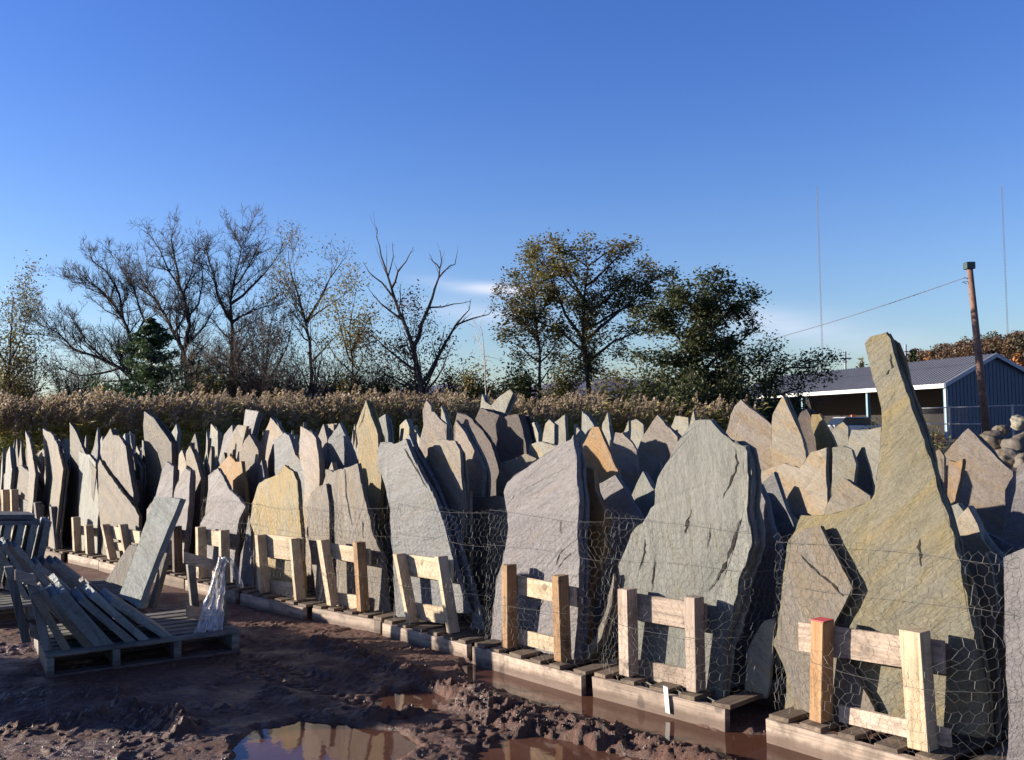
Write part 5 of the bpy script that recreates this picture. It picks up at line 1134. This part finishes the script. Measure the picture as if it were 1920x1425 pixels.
boulder(1862, 826, 48, 29, 1, 'umber', 'rounded pinkish boulder, leftmost of the heap'); boulder(1912, 836, 66, 28.5, 2, 'brown', 'largest boulder at the right edge of the heap')
boulder(1886, 862, 52, 28, 3, 'brown', 'low boulder under the rounded pinkish one'); boulder(1912, 793, 38, 30, 4, 'pale', 'white topped boulder crowning the heap'); boulder(1876, 806, 30, 31, 5, 'umber', 'small brown boulder behind the pinkish one')
boulder(1850, 866, 50, 28.6, 6, 'brown', 'brown boulder half buried at the foot of the heap'); boulder(1925, 872, 56, 27.6, 7, 'brown', 'brown boulder at the right edge foot of the heap')
# ------------------------------------------------------------------ far hills
def hillstrip(name, prof, Y, depth, mat):
    V = []; F_ = []; n = len(prof)
    for j, (dy, k) in enumerate(((0, 0), (depth*.5, .75), (depth, 1), (depth*2, .6), (depth*3, -.02))):
        for (px, py) in prof:
            p = at(px, py, Y); p0 = at(px, 800, Y); V.append((p0.x*(1+dy/Y), Y+dy, -.5+(p.z*(1+depth/Y))*k if j else -.5))
    for j in range(4):
        for i in range(n-1): a = j*n+i; F_.append((a, a+1, a+n+1, a+n))
    o = meshobj(name, V, F_, mat, None, True); tag(o, kind='structure'); return o
hm = plain('far_ridge_woods', (.17, .17, .25), .95, 0, .1, .004)  # distance haze put into the ridge's grey-violet colour
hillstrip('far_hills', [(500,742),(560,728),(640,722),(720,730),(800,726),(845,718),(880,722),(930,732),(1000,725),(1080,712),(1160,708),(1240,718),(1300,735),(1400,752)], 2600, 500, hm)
hm2 = plain('hill_floor', (.10, .07, .04), .95, 0, .2, .05)
hprof = [(1630,712),(1690,690),(1720,676),(1760,668),(1800,662),(1840,655),(1880,645),(1920,638),(1980,630),(2060,640)]
hillstrip('hill', hprof, 260, 60, hm2)
LV_hill = leaf_mat('hill_autumn_foliage', [(.07, .035, .03), (.045, .05, .022), (.12, .065, .025), (.09, .045, .035), (.03, .045, .018)], .15, .045)
def hillwood():
    rng = np.random.RandomState(9); C = []
    for i in range(260):
        px = rng.uniform(1640, 2040); k = rng.rand(); Yc = 262+60*k
        ys = np.interp(px, [a for a, b in hprof], [b for a, b in hprof]); zt = at(px, ys, 260).z*(60/260+1)
        z = (zt*(k*1.5 if k < .5 else .75+.5*(k-.5)))-.5; p = np.array(at(px, 780, Yc)); p[2] = z; r_ = rng.uniform(2.0, 3.4); c = rng.randn(260, 3); c /= np.linalg.norm(c, axis=1)[:, None]; c *= rng.uniform(.6, 1.05, (260, 1))
        C.append(p+np.array([0, 0, r_*.7])+c*r_*np.array([1, 1, .9]))
    o = quadmesh('hillside_wood', leafquads(np.concatenate(C), .42, rng), LV_hill); tag(o, 'autumn wood of green, rust and bare trees covering the hill at right', 'wood', kind='stuff')
hillwood()
LV_or = leaf_mat('leaves_bright_orange', [(.25, .08, .015), (.32, .12, .02), (.2, .07, .02)], .2, .3)
conifer('pine_tree', 'distant dark pine above the shed roof, right of the tall finger slab', 150, (1714,770), (1712,658), 16, 61, LV_pine, n=5000, size=.35)
for i, (px, yt, hf, Y, lf, lab) in enumerate([(1745,664,24,170,LV_or,'distant orange leaved tree right of the dark pine above the roof'), (1912,668,26,120,LV_or,'bright orange tree at the right edge above the gable'), (1617,668,14,150,LV_olive,'distant olive tree above the roof left of the tall finger slab'), (1780,668,26,180,LV_olive,'distant green tree on the ridge left of the leaning pole')]):
    shrub(px, yt, hf, Y, 80+i, lf, lab, n=3500, size=.36)
print('trees quads', TREES)

# ------------------------------------------------------------------ base colours scaled down to suit the raised exposure and keep shade dark
def darken(mt, f):
    nt = mt.node_tree
    for nd in list(nt.nodes):
        sk = nd.inputs.get('Base Color') if nd.type == 'BSDF_PRINCIPLED' else (nd.inputs.get('Color') if nd.type == 'BSDF_TRANSLUCENT' else None)
        if sk is None: continue
        if sk.is_linked:
            src = sk.links[0].from_socket; nt.links.new(mixc(nt, 1.0, src, (f, f, f), 'MULTIPLY'), sk)
        else: c = sk.default_value; sk.default_value = (c[0]*f, c[1]*f, c[2]*f, 1)
for mt in bpy.data.materials:
    n_ = mt.name
    darken(mt, .55 if n_.startswith('stone') else .74 if n_.startswith('wood') else .9 if ('lea' in n_ or 'reed' in n_ or 'foliage' in n_) else .66)
